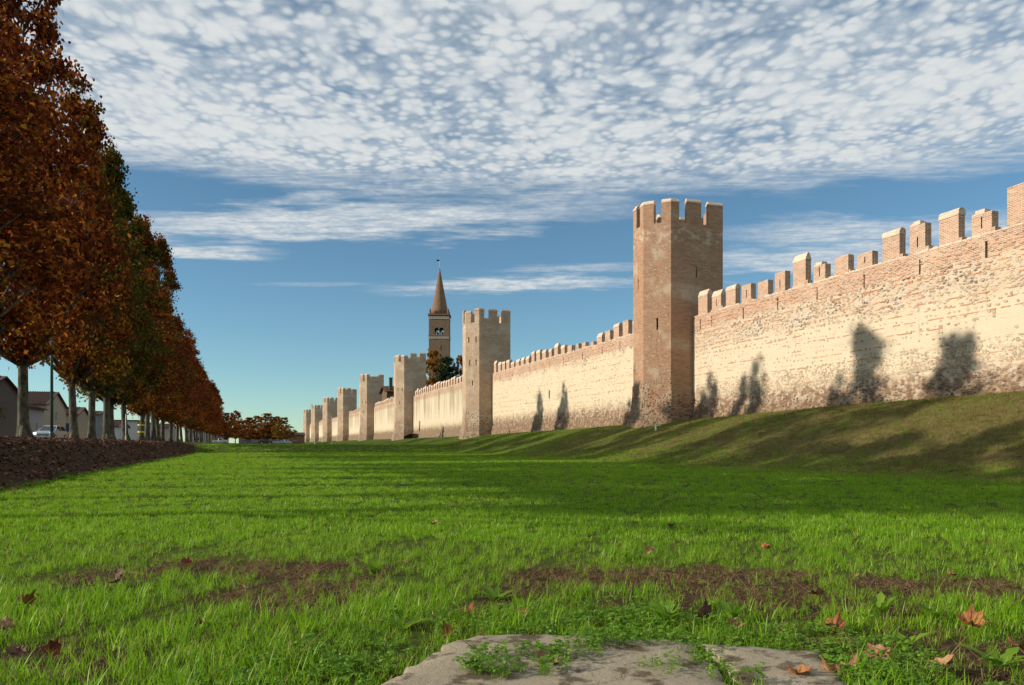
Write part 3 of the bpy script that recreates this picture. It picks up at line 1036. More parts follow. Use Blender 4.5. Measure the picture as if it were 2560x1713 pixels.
def leaf_cloud(pts, size, tone, clump, rng, upright=0.0):
    n = len(pts)
    d1 = rng.normal(size=(n, 3)); d1[:, 2] = d1[:, 2] * 0.7 - 0.35
    d1 /= np.linalg.norm(d1, axis=1)[:, None]
    d2 = np.cross(d1, rng.normal(size=(n, 3))); d2 /= np.linalg.norm(d2, axis=1)[:, None]
    nn = np.cross(d1, d2)
    s = size[:, None]
    v = np.stack([pts - d1 * s * 0.5, pts + d2 * s * 0.5 - d1 * s * 0.05 + nn * s * 0.10, pts + d1 * s * 0.55, pts - d2 * s * 0.5 - d1 * s * 0.05 + nn * s * 0.10], 1).reshape(-1, 3)
    me = bpy.data.meshes.new('crown')
    me.vertices.add(4 * n); me.vertices.foreach_set('co', v.ravel())
    me.loops.add(4 * n); me.loops.foreach_set('vertex_index', np.arange(4 * n))
    me.polygons.add(n); me.polygons.foreach_set('loop_start', np.arange(n) * 4); me.polygons.foreach_set('loop_total', np.full(n, 4))
    me.update()
    a = me.attributes.new('tone', 'FLOAT', 'FACE'); a.data.foreach_set('value', tone.astype('f'))
    a = me.attributes.new('clump', 'FLOAT', 'FACE'); a.data.foreach_set('value', clump.astype('f'))
    me.materials.append(M_leaf)
    return me


def tree_meshes(seed, n_cl, per, Hc=20.0, z0=3.6, Rm=3.4, top=0.47, leaf=0.17, round_=False):
    rng = np.random.RandomState(seed); r = random.Random(seed)
    cen = []
    ph = rng.uniform(0, 6, 8)
    n_out = int(n_cl * 0.16)
    for k in range(n_cl):
        h = r.random() ** 1.02
        a = r.uniform(0, 2 * PI)
        prof = (min(1, h / 0.13) ** 0.6) * max(0.02, (1 - h)) ** top * (1.12 if not round_ else 1.1)
        wob = 1 + 0.20 * math.sin(2 * a + ph[0] + h * 6) + 0.15 * math.sin(3 * a + ph[1] - h * 11) + 0.16 * math.sin(h * 24 + ph[2] + a) + 0.10 * math.sin(h * 41 + ph[3] - 2 * a)
        rad = Rm * prof * wob * (r.random() ** 0.40)
        if k < n_out:       # sprays that stick out of the outline
            rad = Rm * prof * r.uniform(0.98, 1.22) + 0.1
        if not round_ and h > 0.73 and k >= n_out:      # the crown splits into several leading shoots
            q = k % 5
            la = ph[4] + q * 2.3; lr = (0.2, 1.9, 2.2, 1.2, 2.4)[q]; ltop = (1.0, 0.91, 0.86, 0.96, 0.82)[q]
            f = (h - 0.73) / 0.27
            h = 0.73 + f * (ltop - 0.73)
            rr = (1.15 * (1 - f) ** 1.2 + 0.08) * r.random()
            lr *= 1 - 0.25 * f
            cen.append((lr * math.cos(la) + rr * math.cos(a), lr * math.sin(la) + rr * math.sin(a), z0 + h * (Hc - z0), h, lr / Rm))
            continue
        cen.append((rad * math.cos(a), rad * math.sin(a), z0 + h * (Hc - z0) - (0.3 * rad if h > .3 else 0.1 * rad) + (0.5 if k < n_out else 0), h, rad / Rm))
    cen = np.array(cen)
    cnt = np.maximum(20, (per * (0.6 + 0.8 * rng.rand(n_cl)))).astype(int)
    cnt[:n_out] = np.maximum(14, cnt[:n_out] * 0.33).astype(int)
    idx = np.repeat(np.arange(n_cl), cnt)
    sig = np.where(np.arange(n_cl) < n_out, 0.24, np.where(cen[:, 3] > 0.7, 0.24, 0.30 + 0.20 * rng.rand(n_cl)))[idx]
    off = rng.normal(size=(len(idx), 3)) * sig[:, None] * np.array([1, 1, 0.8])
    pts = cen[idx, :3] + off
    ctone = rng.rand(n_cl)
    tone = np.clip(ctone[idx] * 0.30 + rng.rand(len(idx)) * 0.66 + (cen[idx, 3] < 0.10) * 0.22, 0, 0.94)
    size = leaf * rng.uniform(0.65, 1.2, len(idx))
    crown = leaf_cloud(pts, size, tone, rng.rand(n_cl)[idx], rng)
    # trunk
    bm = bmesh.new()
    bend = r.uniform(-.25, .25), r.uniform(-.25, .25)
    tp = [(0, 0, -0.4), (0, 0, 0.15), (bend[0] * .1, bend[1] * .1, 0.8), (bend[0] * .5, bend[1] * .5, 2.2), (bend[0], bend[1], 4.2), (bend[0] * .6, bend[1] * .8, 8.0), (bend[0] * .3, bend[1] * .5, 12.5), (0, 0, Hc * 0.86)]
    tr_ = [0.46, 0.34, 0.27, 0.24, 0.22, 0.17, 0.11, 0.03]
    tube(bm, tp, tr_, 12)
    for q in range(3):   # root flare / burr lumps
        a = r.uniform(0, 6.28)
        tube(bm, [(0.15 * math.cos(a), 0.15 * math.sin(a), 0.5), (0.55 * math.cos(a), 0.55 * math.sin(a), -0.25)], [0.16, 0.10], 6)
    tm = bpy.data.meshes.new('trunk'); bmesh.ops.recalc_face_normals(bm, faces=bm.faces); bm.to_mesh(tm); bm.free(); tm.materials.append(M_bark)
    tm.polygons.foreach_set('use_smooth', [True] * len(tm.polygons))
    bm = bmesh.new()
    order = rng.permutation(n_cl)[:int(min(70, n_cl * 0.4))]
    for q in order:
        x, y, z, h, rr = cen[q]
        zs = max(3.0, z - (0.9 + 0.9 * rr * Rm))
        f = zs / (Hc * 0.86)
        a0 = Vector((bend[0] * .6 * (1 - f), bend[1] * .6 * (1 - f), zs))
        e = Vector((x, y, z))
        mpt = a0.lerp(e, 0.5) + Vector((r.uniform(-.2, .2), r.uniform(-.2, .2), -0.15))
        w = 0.035 + 0.05 * (1 - f)
        tube(bm, [a0, mpt, e], [w * 1.6, w, 0.012], 5)
    lm = bpy.data.meshes.new('limbs'); bmesh.ops.recalc_face_normals(bm, faces=bm.faces); bm.to_mesh(lm); bm.free(); lm.materials.append(M_bark)
    return tm, lm, crown


VAR = [tree_meshes(100 + k, 330, 62, leaf=0.225) for k in range(5)]
VBROAD = [tree_meshes(160 + k, 340, 62, 20.0, 3.6, 3.7, 0.40, 0.225, True) for k in range(2)]
VHIGH = tree_meshes(140, 230, 60, 20.0, 6.6, 3.6, 0.47, 0.24)


def place_tree(x, y, z, h, rad, var, rz, green, red, label, name='plane_tree', group='plane trees along the bank', yellow=0.0):
    tm, lm, cm = var
    root = thing(name, label, 'tree', (x, y, z), rz, group)
    root.scale = (rad, rad, h / 20.0)
    for nm, me in (('trunk', tm), ('limbs', lm), ('crown', cm)):
        o = link(nm, me, None, root)
        o.color = (green, yellow, red, 1)
        if nm == 'trunk':
            o.scale = (1.0, 1.0, 1.0)
    return root


TREES = [(15.5, 15.2, .3), (20.0, 15.6, .3), (24.5, 14.8, .2), (29.0, 16.2, .2), (33.4, 15.4, .2), (39.0, 23.6, .12), (45.5, 24.6, .14), (56.7, 24.0, .40), (62.7, 23.2, .70), (68.7, 22.6, .80), (72.4, 19.5, .70), (76.9, 21.4, .50),
         (87.4, 17.5, .25), (94.1, 24.6, .42), (102.3, 24.0, .62), (108.2, 18.0, .28), (113.4, 19.0, .52), (119.6, 17.5, .30), (132.9, 17.4, .22), (144, 17.6, .40), (155, 20.5, .28), (164, 17.4, .15),
         (170, 17.0, .35), (183, 17.3, .30), (194.5, 17.2, .18), (206, 17.4, .35), (219, 17.0, .2), (232, 17.5, .3), (246, 17.0, .15), (260, 17.2, .3), (275, 16.8, .2), (290, 16.5, .25)]
TL = {5: 'rusty plane tree whose crown fills the top corner, its trunk outside the picture', 6: 'thick pale trunk plane tree, foremost one with its trunk showing on the bank',
      7: 'second plane tree trunk on the bank, dark and leaning, beside the green pole', 8: 'slim pale plane trunk just past the dark leaning one', 9: 'knobbly dark plane trunk with greener crown, fourth along the bank',
      10: 'thin plane trunk close behind the knobbly dark one', 11: 'plane tree with a white post beside its trunk', 12: 'plane tree with two yellow bands round its trunk'}
ORD = ['eighth', 'ninth', 'tenth', 'eleventh', 'twelfth', 'thirteenth', 'fourteenth', 'fifteenth', 'sixteenth', 'seventeenth', 'eighteenth', 'nineteenth', 'twentieth', 'twenty-first', 'twenty-second', 'twenty-third', 'twenty-fourth', 'twenty-fifth', 'twenty-sixth', 'twenty-seventh', 'twenty-eighth']
for i, (y, h, gr) in enumerate(TREES):
    x = -10.5 + rnd.uniform(-.35, .35)
    if i == 5: x = -11.3
    if i < 5:
        lab = 'plane tree outside the picture shading the lawn, %s from the camera' % ['first', 'second', 'third', 'fourth', 'fifth'][i]
    elif i in TL: lab = TL[i]
    else: lab = 'rust brown plane tree, %s trunk along the bank counting from the camera' % ORD[i - 13]
    o = place_tree(x, y, float(gz(x, y)) - 0.02, h, rnd.uniform(0.90, 1.02) * (1.05 if i in (5, 6) else 1.0), VHIGH if i < 5 else (VBROAD[i % 2] if i in (5, 6) else VAR[i % 5]), rnd.uniform(0, 6.28), gr, rnd.choice([0, 0, 0.1, 0.2, .3]) if i > 10 else 0.05, lab)
    if i == 12:
        ym = plain('yellow_reflector', (0.75, 0.68, 0.05), 0.5, 0.1)
        for zz in (1.0, 1.8):
            bm = bmesh.new()
            tube(bm, [(0, 0, zz), (0, 0, zz + 0.16)], [0.33, 0.325], 14)
            obj('yellow_band', bm, ym, o)

# round crowned trees at the far end of the moat and behind the wall
VR = [tree_meshes(300 + k, 250, 100, 20.0, 4.2, 6.2, 0.42, 0.34, True) for k in range(2)]


def far_px(x, l=None, Z=300.0):
    xc = (x - 1280) / 1950 * Z
    return cam_ground(xc, Z)


FT = [(566, 262, 10.5, 0.62, .25, .35, 'reddish tree close to the end of the plane row, behind the white car'), (588, 285, 12.2, 0.72, .25, .55, 'pinkish red tree standing alone past the plane tree row'), (622, 300, 10.2, 0.78, .2, .30, 'first low autumn tree of the far clump, beside the alone standing one'),
      (645, 310, 11.2, 0.85, .3, .1, 'second autumn tree of the far clump'), (668, 300, 11.8, 0.85, .15, .05, 'tallest orange tree in the middle of the far clump'),
      (690, 305, 10.8, 0.8, .25, .05, 'orange brown tree of the far clump above the parked dark car'), (709, 295, 10.0, 0.72, .6, 0, 'olive tree at the end of the far clump beside the low building')]
for k, (x, Z, h, r_, gr, rd, lab) in enumerate(FT):
    X, Y = far_px(x, Z=Z)
    place_tree(X, Y, 1.05, h, r_, VR[k % 2], rnd.uniform(0, 6), gr, rd, lab, 'autumn_tree', 'autumn trees at the far end', 0.55 if rd < .3 else 0.3)
for k, (x, Z, h, r_, gr, lab) in enumerate([(1084, 215, 25.0, .85, .10, 'golden brown tree behind the wall at the foot of the bell tower'), (1152, 215, 23.5, .62, .10, 'smaller brown tree behind the wall right of the bell tower')]):
    X, Y = far_px(x, Z=Z)
    place_tree(X, Y, 2, h, r_, VR[k % 2], 1.0 + k, gr, 0, lab, 'autumn_tree', 'autumn trees behind the wall', 0.85 if k == 0 else 0.5)
# cedar in front of the bell tower
X, Y = far_px(1117, Z=212)
mt, g = material('conifer_needles')
at = g.n('ShaderNodeAttribute', {'attribute_name': 'tone'}).outputs['Fac']
finish(g, g.mix(at, (0.012, 0.025, 0.010), (0.04, 0.065, 0.02)), 0.8)
M_con = mt
ced = thing('cedar_tree', 'dark green cedar with flat branches behind the wall, below the bell tower', 'tree', (X, Y, 2))
rng = np.random.RandomState(5)
pts = []
for lv in range(11):
    z = 6.5 + lv * 1.5
    for b in range(7):
        a = rng.uniform(0, 6.28); L = (4.6 * (1 - lv / 12.5) + 0.6) * rng.uniform(.6, 1.1); zz_ = z + rng.uniform(-.9, .9)
        n = 260
        s = rng.rand(n) ** 0.6 * L
        pts.append(np.stack([np.cos(a) * s + rng.normal(size=n) * .35, np.sin(a) * s + rng.normal(size=n) * .35, zz_ + 0.10 * s + rng.normal(size=n) * .2], 1))
pts = np.concatenate(pts)
cm = leaf_cloud(pts, np.full(len(pts), 0.35), rng.rand(len(pts)), rng.rand(len(pts)), rng)
cm.materials.clear(); cm.materials.append(M_con)
link('crown', cm, None, ced)
bm = bmesh.new(); tube(bm, [(0, 0, -.5), (0, 0, 12), (0, 0, 22)], [.45, .25, .04], 8)
obj('trunk', bm, M_bark, ced)

# ------------------------------------------------------------------ houses along the road
M_tile = plain('roof_tile', (0.095, 0.055, 0.042), 0.9, 0.4, 5)
M_glass, g = material('window_glass')
finish(g, (0.02, 0.025, 0.03), 0.08, spec=0.6)
M_white = plain('white_paint', (0.70, 0.69, 0.66), 0.7, 0.08)
M_blue = plain('blue_shutter', (0.035, 0.06, 0.22), 0.6, 0.2)
M_red = plain('red_paint', (0.42, 0.04, 0.03), 0.6, 0.15)
M_green = plain('green_pole_paint', (0.05, 0.085, 0.07), 0.55, 0.2)
M_wood = plain('brown_wood', (0.12, 0.07, 0.04), 0.8, 0.3)


def house(label, x0, x1, y0, y1, he, hr, col, ridge='y', wins=(), door=None, chim=None, name='house', cat='house', over=0.35, shop=None):
    """axis aligned house. wins: (face, u, z, w, h) on face 'x' (towards the road) or 'y' (towards the camera side)"""
    zb = ROAD_Z
    cx, cy = (x0 + x1) / 2, (y0 + y1) / 2
    root = thing(name, label, cat, (cx, cy, zb))
    W, D = (x1 - x0) / 2, (y1 - y0) / 2
    wm = plain('render_' + name, col, 0.9, 0.12, 1.2)
    bm = bmesh.new()
    hx = [(u + D - w / 2, u + D + w / 2, z, z + h) for f, u, z, w, h in wins if f == 'x']
    hy = [(u + W - w / 2, u + W + w / 2, z, z + h) for f, u, z, w, h in wins if f == 'y']
    panel(bm, (W, -D, 0), (0, 1, 0), 2 * D, -0.4, he, (1, 0, 0), hx, 0.15, 4)
    panel(bm, (-W, -D, 0), (1, 0, 0), 2 * W, -0.4, he, (0, -1, 0), hy, 0.15, 4)
    panel(bm, (-W, D, 0), (1, 0, 0), 2 * W, -0.4, he, (0, 1, 0), [], 0.15, 8)
    panel(bm, (-W, -D, 0), (0, 1, 0), 2 * D, -0.4, he, (-1, 0, 0), [], 0.15, 8)
    if ridge == 'x':
        for sx_ in (-W, W):
            bm.faces.new([bm.verts.new(p) for p in ((sx_, -D, he), (sx_, D, he), (sx_, 0, hr))])
    elif ridge == 'y':
        for sy_ in (-D, D):
            bm.faces.new([bm.verts.new(p) for p in ((-W, sy_, he), (W, sy_, he), (0, sy_, hr))])
    obj('wall', bm, wm, root)
    bm = bmesh.new()
    if ridge == 'y':
        k = over * (hr - he) / W
        prism(bm, [(-W - over, he - k), (0, hr), (W + over, he - k), (W + over, he - k + .16), (0, hr + .18), (-W - over, he - k + .16)], 'y', -D - over, D + over)
    elif ridge == 'x':
        k = over * (hr - he) / D
        prism(bm, [(-D - over, he - k), (0, hr), (D + over, he - k), (D + over, he - k + .16), (0, hr + .18), (-D - over, he - k + .16)], 'x', -W - over, W + over)
    else:
        box(bm, -W - over, W + over, -D - over, D + over, he + .003, hr)
    rf = obj('roof', bm, M_tile, root)
    if ridge in 'xy':       # rows of roof tiles
        bm = bmesh.new()
        if ridge == 'y':
            n = int((2 * D) / 0.32)
            for q in range(n):
                yy = -D + q * 0.32
                for s in (1, -1):
                    a = Vector((s * (W + over), yy, he - k + .19)); b = Vector((0, yy, hr + .21))
                    tube(bm, [a, b], [0.07, 0.07], 5)
        else:
            n = int((2 * W) / 0.32)
            for q in range(n):
                xx = -W + q * 0.32
                for s in (-1,):
                    a = Vector((xx, s * (D + over), he - k + .19)); b = Vector((xx, 0, hr + .21))
                    tube(bm, [a, b], [0.07, 0.07], 5)
        t = obj('tile_rows', bm, M_tile, rf); t['kind'] = 'stuff'
    if chim:
        bm = bmesh.new(); cxx, cyy, ch = chim
        box(bm, cxx - .45, cxx + .45, cyy - .45, cyy + .45, he - .3, ch)
        box(bm, cxx - .55, cxx + .55, cyy - .55, cyy + .55, ch + .002, ch + .2)
        obj('chimney', bm, wm, rf)
    for f, u, z, w, h in wins:
        bm = bmesh.new()
        if f == 'x': box(bm, W - .12, W - .10, u - w / 2 + .003, u + w / 2 - .003, z + .003, z + h - .003)
        else: box(bm, u - w / 2 + .003, u + w / 2 - .003, -D + .10, -D + .12, z + .003, z + h - .003)
        wi = obj('window', bm, M_glass, root)
        bm = bmesh.new()
        for q in (-w / 2, -0.03, w / 2 - .06):
            if f == 'x': box(bm, W - .09, W - .03, u + q + .004, u + q + .056, z + .01, z + h - .01)
            else: box(bm, u + q + .004, u + q + .056, -D + .03, -D + .09, z + .01, z + h - .01)
        if f == 'x': box(bm, W - .02, W + .10, u - w / 2 - .08, u + w / 2 + .08, z - .1, z - .01)
        else: box(bm, u - w / 2 - .08, u + w / 2 + .08, -D - .10, -D + .02, z - .1, z - .01)
        obj('frame', bm, M_white, wi)
    if door:
        f, u, w, h, dm = door
        bm = bmesh.new()
        if f == 'x': box(bm, W + .004, W + .06, u - w / 2, u + w / 2, 0, h)
        else: box(bm, u - w / 2, u + w / 2, -D - .06, -D - .004, 0, h)
        dd = obj('door', bm, dm, root)
        bm = bmesh.new()
        if f == 'x': box(bm, W + .062, W + .12, u + w / 2 - .2, u + w / 2 - .15, 1.0, 1.25)
        else: box(bm, u + w / 2 - .2, u + w / 2 - .15, -D - .12, -D - .062, 1.0, 1.25)
        obj('handle', bm, M_white, dd)
    if shop:
        f, u, z, w, h, sm = shop
        bm = bmesh.new()
        if f == 'y':
            for q in range(10):
                box(bm, u - w / 2, u + w / 2, -D - .07, -D - .004, z + q * h / 10, z + (q + .92) * h / 10)
        obj('shutter', bm, sm, root)
    return root


# positions worked out from where each house stands beside the road
house('dark grey house with red tiled roof and broad chimney at the picture edge', -41, -27.2, 100, 112, 6.0, 7.5, (0.17, 0.15, 0.14), 'x', [('y', 2.0, 3.2, 1.0, 1.3), ('y', -2.0, 3.2, 1.0, 1.3)], ('y', 4.6, 1.1, 2.2, M_wood), (5.6, -4.0, 7.9))
house('pale grey rendered house behind the foremost plane trunk', -39, -27.8, 116, 128, 4.6, 6.4, (0.40, 0.40, 0.39), 'y', [('y', 1.5, 1.2, 1.1, 1.4), ('x', -2, 1.2, 1.0, 1.4), ('x', 2, 1.2, 1.0, 1.4)], ('x', 4.6, 1.1, 2.2, M_wood))
house('two storey cream house with dark windows behind the green pole', -44, -28.6, 133, 146, 5.6, 7.7, (0.46, 0.40, 0.28), 'x', [('y', 6.0, 3.3, 1.1, 1.4), ('y', 3.4, 3.3, 1.1, 1.4), ('y', 6.0, 0.9, 1.3, 1.6), ('y', 3.4, 0.9, 1.3, 1.6), ('x', 0, 3.3, 1.1, 1.4)], None, (3.0, 0.5, 8.6))
house('low cream shop with brown tiled roof and blue shutter behind the silver car', -41, -27.6, 150, 160, 4.7, 6.0, (0.44, 0.37, 0.27), 'x', [('y', 1.2, 0.8, 1.6, 1.9)], ('y', -0.8, 1.1, 2.1, M_wood), None, shop=('y', 4.4, 0.3, 3.4, 2.9, M_blue))
house('gabled upper storey house showing above the shop roofs', -58, -44, 168, 180, 7.6, 9.0, (0.42, 0.34, 0.27), 'y', [('y', 3.5, 5.2, 1.1, 1.3), ('y', 0.0, 5.2, 1.1, 1.3)], None)
house('grey flat fronted house with low red brown roof between two trunks', -39, -28.0, 171, 186, 5.4, 6.2, (0.24, 0.25, 0.27), 'x', [('x', -3, 3.2, 1.0, 1.3), ('x', 3, 3.2, 1.0, 1.3)], ('x', 0, 1.2, 2.3, M_wood))
house('white walled garage with grey roof far along the road', -37, -28.2, 200, 216, 3.6, 4.8, (0.52, 0.54, 0.56), 'x', [('x', 3, 1.0, 1.2, 1.2)], ('y', 2.2, 2.6, 2.4, M_white), name='garage', cat='garage')
house('long white banded building seen between the farther trunks', -40, -28.4, 232, 268, 5.8, 6.1, (0.46, 0.47, 0.47), 'flat', [('x', q, 3.3, 2.4, 1.3) for q in (-14, -9, -4, 1, 6, 11)] + [('y', 2.5, 3.3, 1.8, 1.3), ('y', -1.5, 3.3, 1.8, 1.3)], ('x', 15, 1.6, 2.4, M_wood), name='shop_building', cat='building')
house('pale house far down the road past the last plane trunks', -38, -26, 300, 322, 5.2, 6.8, (0.36, 0.32, 0.27), 'x', [('x', -5, 1.0, 1.2, 1.4), ('x', 0, 1.0, 1.2, 1.4), ('x', 5, 1.0, 1.2, 1.4), ('y', 2, 1.0, 1.2, 1.4)], None)
house('grey house closing the road beyond the far parked cars', -24, -8, 352, 364, 4.6, 6.4, (0.26, 0.25, 0.25), 'x', [('y', -4, 1.0, 1.2, 1.4), ('y', 0, 1.0, 1.2, 1.4), ('y', 4, 1.0, 1.2, 1.4)], ('y', 6.5, 1.1, 2.2, M_wood))
house('long low brown house behind the far clump of trees', -4, 20, 372, 384, 3.6, 5.0, (0.22, 0.17, 0.13), 'x', [('y', q, 0.9, 1.2, 1.3) for q in (-9, -5, -1, 3, 7)], None)
X, Y = far_px(734, Z=330)
house('low dark roofed building at the far end beside the last tower', X - 6, X + 4.5, Y, Y + 10, 3.2, 4.3, (0.20, 0.12, 0.09), 'x', [('y', 1.5, 1.0, 1.2, 1.2), ('y', -2.0, 1.0, 1.2, 1.2)], None, name='low_building', cat='building')
# town houses showing over the wall
X, Y = far_px(986, Z=225)
house('town house with dark eaves and tall chimney behind the third tower', X - 2.2, X + 6.0, Y, Y + 9, 14.8, 16.4, (0.12, 0.085, 0.05), 'x', [('y', -2.6, 11.8, 1.0, 1.6)], None, (-2.8, -3.6, 18.6), name='town_house', over=0.7)
X, Y = far_px(1300, Z=175)
house('town house whose dark roof just shows beside the second tower', X - 5, X + 3, Y, Y + 8, 14.6, 18.0, (0.2, 0.16, 0.12), 'y', [('y', 1, 11, 1, 1.4)], None, name='town_house')

# ------------------------------------------------------------------ poles and posts
def pole(name, label, x, y, h, r, mat, group=None, parts='lamp'):
    z = float(gz(x, y))
    root = thing(name, label, 'pole' if parts != 'post' else 'post', (x, y, z), 0, group)
    bm = bmesh.new(); tube(bm, [(0, 0, -.4), (0, 0, h * 0.5), (0, 0, h)], [r, r * .9, r * .75], 10); obj('shaft', bm, mat, root, True)
    bm = bmesh.new(); tube(bm, [(0, 0, -.1), (0, 0, 0.35), (0, 0, .4)], [r * 1.5, r * 1.4, r], 10); obj('base', bm, mat, root)
    if parts == 'lamp':
        bm = bmesh.new(); tube(bm, [(0, 0, h - .1), (-.8, 0, h + .25), (-1.7, 0, h + .3)], [r * .6, r * .5, r * .45], 6); obj('arm', bm, mat, root)
        bm = bmesh.new(); prism(bm, [(-2.5, h + .22), (-1.6, h + .22), (-1.65, h + .36), (-2.0, h + .42), (-2.45, h + .34)], 'y', -.14, .14); obj('lamp_head', bm, mat, root)
    else:
        bm = bmesh.new(); tube(bm, [(0, 0, h), (0, 0, h + r)], [r * 1.05, r * .5], 10); obj('cap', bm, mat, root)
    return root


pole('lamp_post', 'dark green lamp post between the first two plane trunks', -10.55, 50.3, 9.0, 0.085, M_green)
pole('sign_post', 'dark post across the road left of the silver car', -25.2, 104.5, 3.4, 0.16, M_green, parts='post')
pole('white_post', 'thin white post beside a plane trunk', -10.2, 76.0, 2.3, 0.045, M_white, parts='post')
X, Y = far_px(787, Z=230)
pole('marker_post', 'short pale post on the grass below the seventh tower', X, Y, 3.2, 0.11, M_trim, parts='post')
X, Y = far_px(829, Z=200)
pole('lamp_post', 'thin grey lamp post on the grass below the sixth tower', X, Y, 7.0, 0.07, M_trim, parts='post')
# pale marker below the tall tower
X, Y = 31.0, 55.6
mk = thing('boundary_marker', 'small white bent marker in the grass at the foot of the tall tower', 'marker', (X, Y, float(gz(X, Y))))
bm = bmesh.new(); box(bm, -.05, .05, -.05, .05, -.2, .38); obj('post', bm, M_white, mk)
bm = bmesh.new(); box(bm, -.06, .42, -.06, .06, .382, .46); obj('crossbar', bm, M_white, mk)
# wall lamp by the doorway of the third section
wl = thing('wall_lamp', 'dark lamp bracket on the streaked wall right of the third tower', 'lamp', (WX, 181.5, 8.2))
bm = bmesh.new(); tube(bm, [(0, 0, 0), (-.7, 0, .15)], [.05, .04], 6); obj('bracket', bm, M_dark, wl)
bm = bmesh.new(); tube(bm, [(-.7, 0, -.35), (-.7, 0, -.1), (-.7, 0, .15), (-.7, 0, .25)], [.1, .24, .2, .05], 8); obj('lantern', bm, M_dark, wl)
# plank walkway to the doorway slit
rp = thing('ramp', 'plank ramp rising to the narrow doorway in the wall', 'ramp', (0, 0, 0))
for k in range(16):
    bm = bmesh.new()
    y = 184.5 - k * 0.9
    z = 2.35 + k * 0.06
    box(bm, 33.6, 35.6, y - .85, y, z, z + .12, .01)
    obj('plank', bm, M_wood, rp)

# ------------------------------------------------------------------ cars
M_tyre = plain('rubber', (0.02, 0.02, 0.02), 0.8, 0.1)
M_lamp, g = material('lit_headlight')
em = g.n('ShaderNodeEmission', None, Color=(1, 0.97, 0.9), Strength=3.0)
o_ = g.n('ShaderNodeOutputMaterial'); g.t.links.new(em.outputs[0], o_.inputs[0])
M_tail = plain('tail_lamp', (0.3, 0.02, 0.02), 0.3, 0.1)


def car(label, x, y, z, rz, col, lit=False):
    root = thing('parked_car' if not lit else 'car', label, 'car', (x, y, z), rz)
    pm, g = material('car_paint')
    finish(g, col, 0.3, spec=0.6, metal=0.3)
    L, Wd = 4.1, 0.82
    prof = [(-2.05, 0.35), (-2.05, 0.75), (-1.95, 0.88), (-1.05, 0.98), (-0.95, 1.0), (1.45, 1.0), (1.95, 0.95), (2.05, 0.8), (2.05, 0.35), (1.7, 0.24), (-1.7, 0.24)]
    bm = bmesh.new(); prism(bm, prof, 'x', -Wd, Wd)
    bmesh.ops.bevel(bm, geom=[e for e in bm.edges if abs(e.verts[0].co.x - e.verts[1].co.x) < 1e-4], offset=0.07, segments=2, affect='EDGES')
    obj('body', bm, pm, root, False)
    bm = bmesh.new()
    lo = [(-1.05, .97), (1.75, .97)]; hi = [(-0.25, 1.46), (1.3, 1.44)]
    v = [bm.verts.new(p) for p in ((-.76, lo[0][0], .985), (.76, lo[0][0], .985), (.76, lo[1][0], .985), (-.76, lo[1][0], .985), (-.58, hi[0][0], 1.42), (.58, hi[0][0], 1.42), (.58, hi[1][0], 1.42), (-.58, hi[1][0], 1.42))]
    for f in ((0, 1, 5, 4), (1, 2, 6, 5), (2, 3, 7, 6), (3, 0, 4, 7), (4, 5, 6, 7)): bm.faces.new([v[i] for i in f])
    gl = obj('windows', bm, M_glass, root)
    bm = bmesh.new()
    prism(bm, [(-.32, 1.423), (1.36, 1.423), (1.2, 1.5), (0.6, 1.53), (-.1, 1.5)], 'x', -.6, .6)
    for sx_ in (-1, 1):
        for ya, yb in ((-1.05, -.27), (0.45, .45), (1.73, 1.32)):
            tube(bm, [(sx_ * .77, ya, 0.985), (sx_ * .595, yb, 1.43)], [.045, .04], 4)
    obj('roof', bm, pm, root)
    for sx_ in (-1, 1):
        for yy in (-1.28, 1.28):
            bm = bmesh.new(); prism(bm, [(yy + .31 * math.cos(a), .31 + .31 * math.sin(a)) for a in np.linspace(0, 2 * PI, 17)[:-1]], 'x', sx_ * .66, sx_ * .85)
            w = obj('wheel', bm, M_tyre, root)
            bm = bmesh.new(); prism(bm, [(yy + .19 * math.cos(a), .31 + .19 * math.sin(a)) for a in np.linspace(0, 2 * PI, 13)[:-1]], 'x', sx_ * .845, sx_ * .86)
            obj('rim', bm, M_white, w)
        bm = bmesh.new(); box(bm, sx_ * .72 - .14, sx_ * .72 + .10, -2.09, -1.98, .62, .80); obj('headlight', bm, M_lamp if lit else M_glass, root)
        bm = bmesh.new(); box(bm, sx_ * .72 - .1, sx_ * .72 + .08, 2.0, 2.08, .66, .86); obj('tail_light', bm, M_tail, root)
        bm = bmesh.new(); box(bm, sx_ * .88 - .07, sx_ * .88 + .07, -.82, -.70, .98, 1.12); obj('mirror', bm, pm, root)
    bm = bmesh.new(); box(bm, -.5, .5, -2.075, -2.0, .5, .6); obj('grille', bm, M_dark, root)
    bm = bmesh.new(); box(bm, -.26, .26, -2.085, -2.078, .38, .48); obj('number_plate', bm, M_white, root)
    return root


car('silver hatchback with headlights lit, driving towards the camera behind the green pole', -18.6, 88.5, ROAD_Z + .03, math.radians(-8), (0.42, 0.46, 0.50), True)
for k, (x, Z, rz, col, lab) in enumerate([(551, 225, 1.45, (0.75, 0.76, 0.78), 'white car on the far road at the end of the moat'), (664, 262, 1.6, (0.03, 0.03, 0.035), 'dark car parked below the far orange trees'),
                                          (697, 275, 1.5, (0.35, 0.42, 0.55), 'pale blue car parked right of the dark one'), (715, 280, 1.4, (0.5, 0.52, 0.55), 'silver car parked next to the low building'), (622, 280, 1.6, (0.1, 0.12, 0.16), 'dark blue car parked left of the far orange trees')]):
    X, Y = far_px(x, Z=Z)
    car(lab, X, Y, float(gz(X, Y)) + 0.02, rz, col)
bm = bmesh.new()
rb = thing('rubbish_bin', 'red bin on the pavement behind the silver car', 'bin', (-25.0, 128.5, ROAD_Z + .15))
bm = bmesh.new(); tube(bm, [(0, 0, 0), (0, 0, 1.0)], [.38, .48], 10); obj('body', bm, M_red, rb)
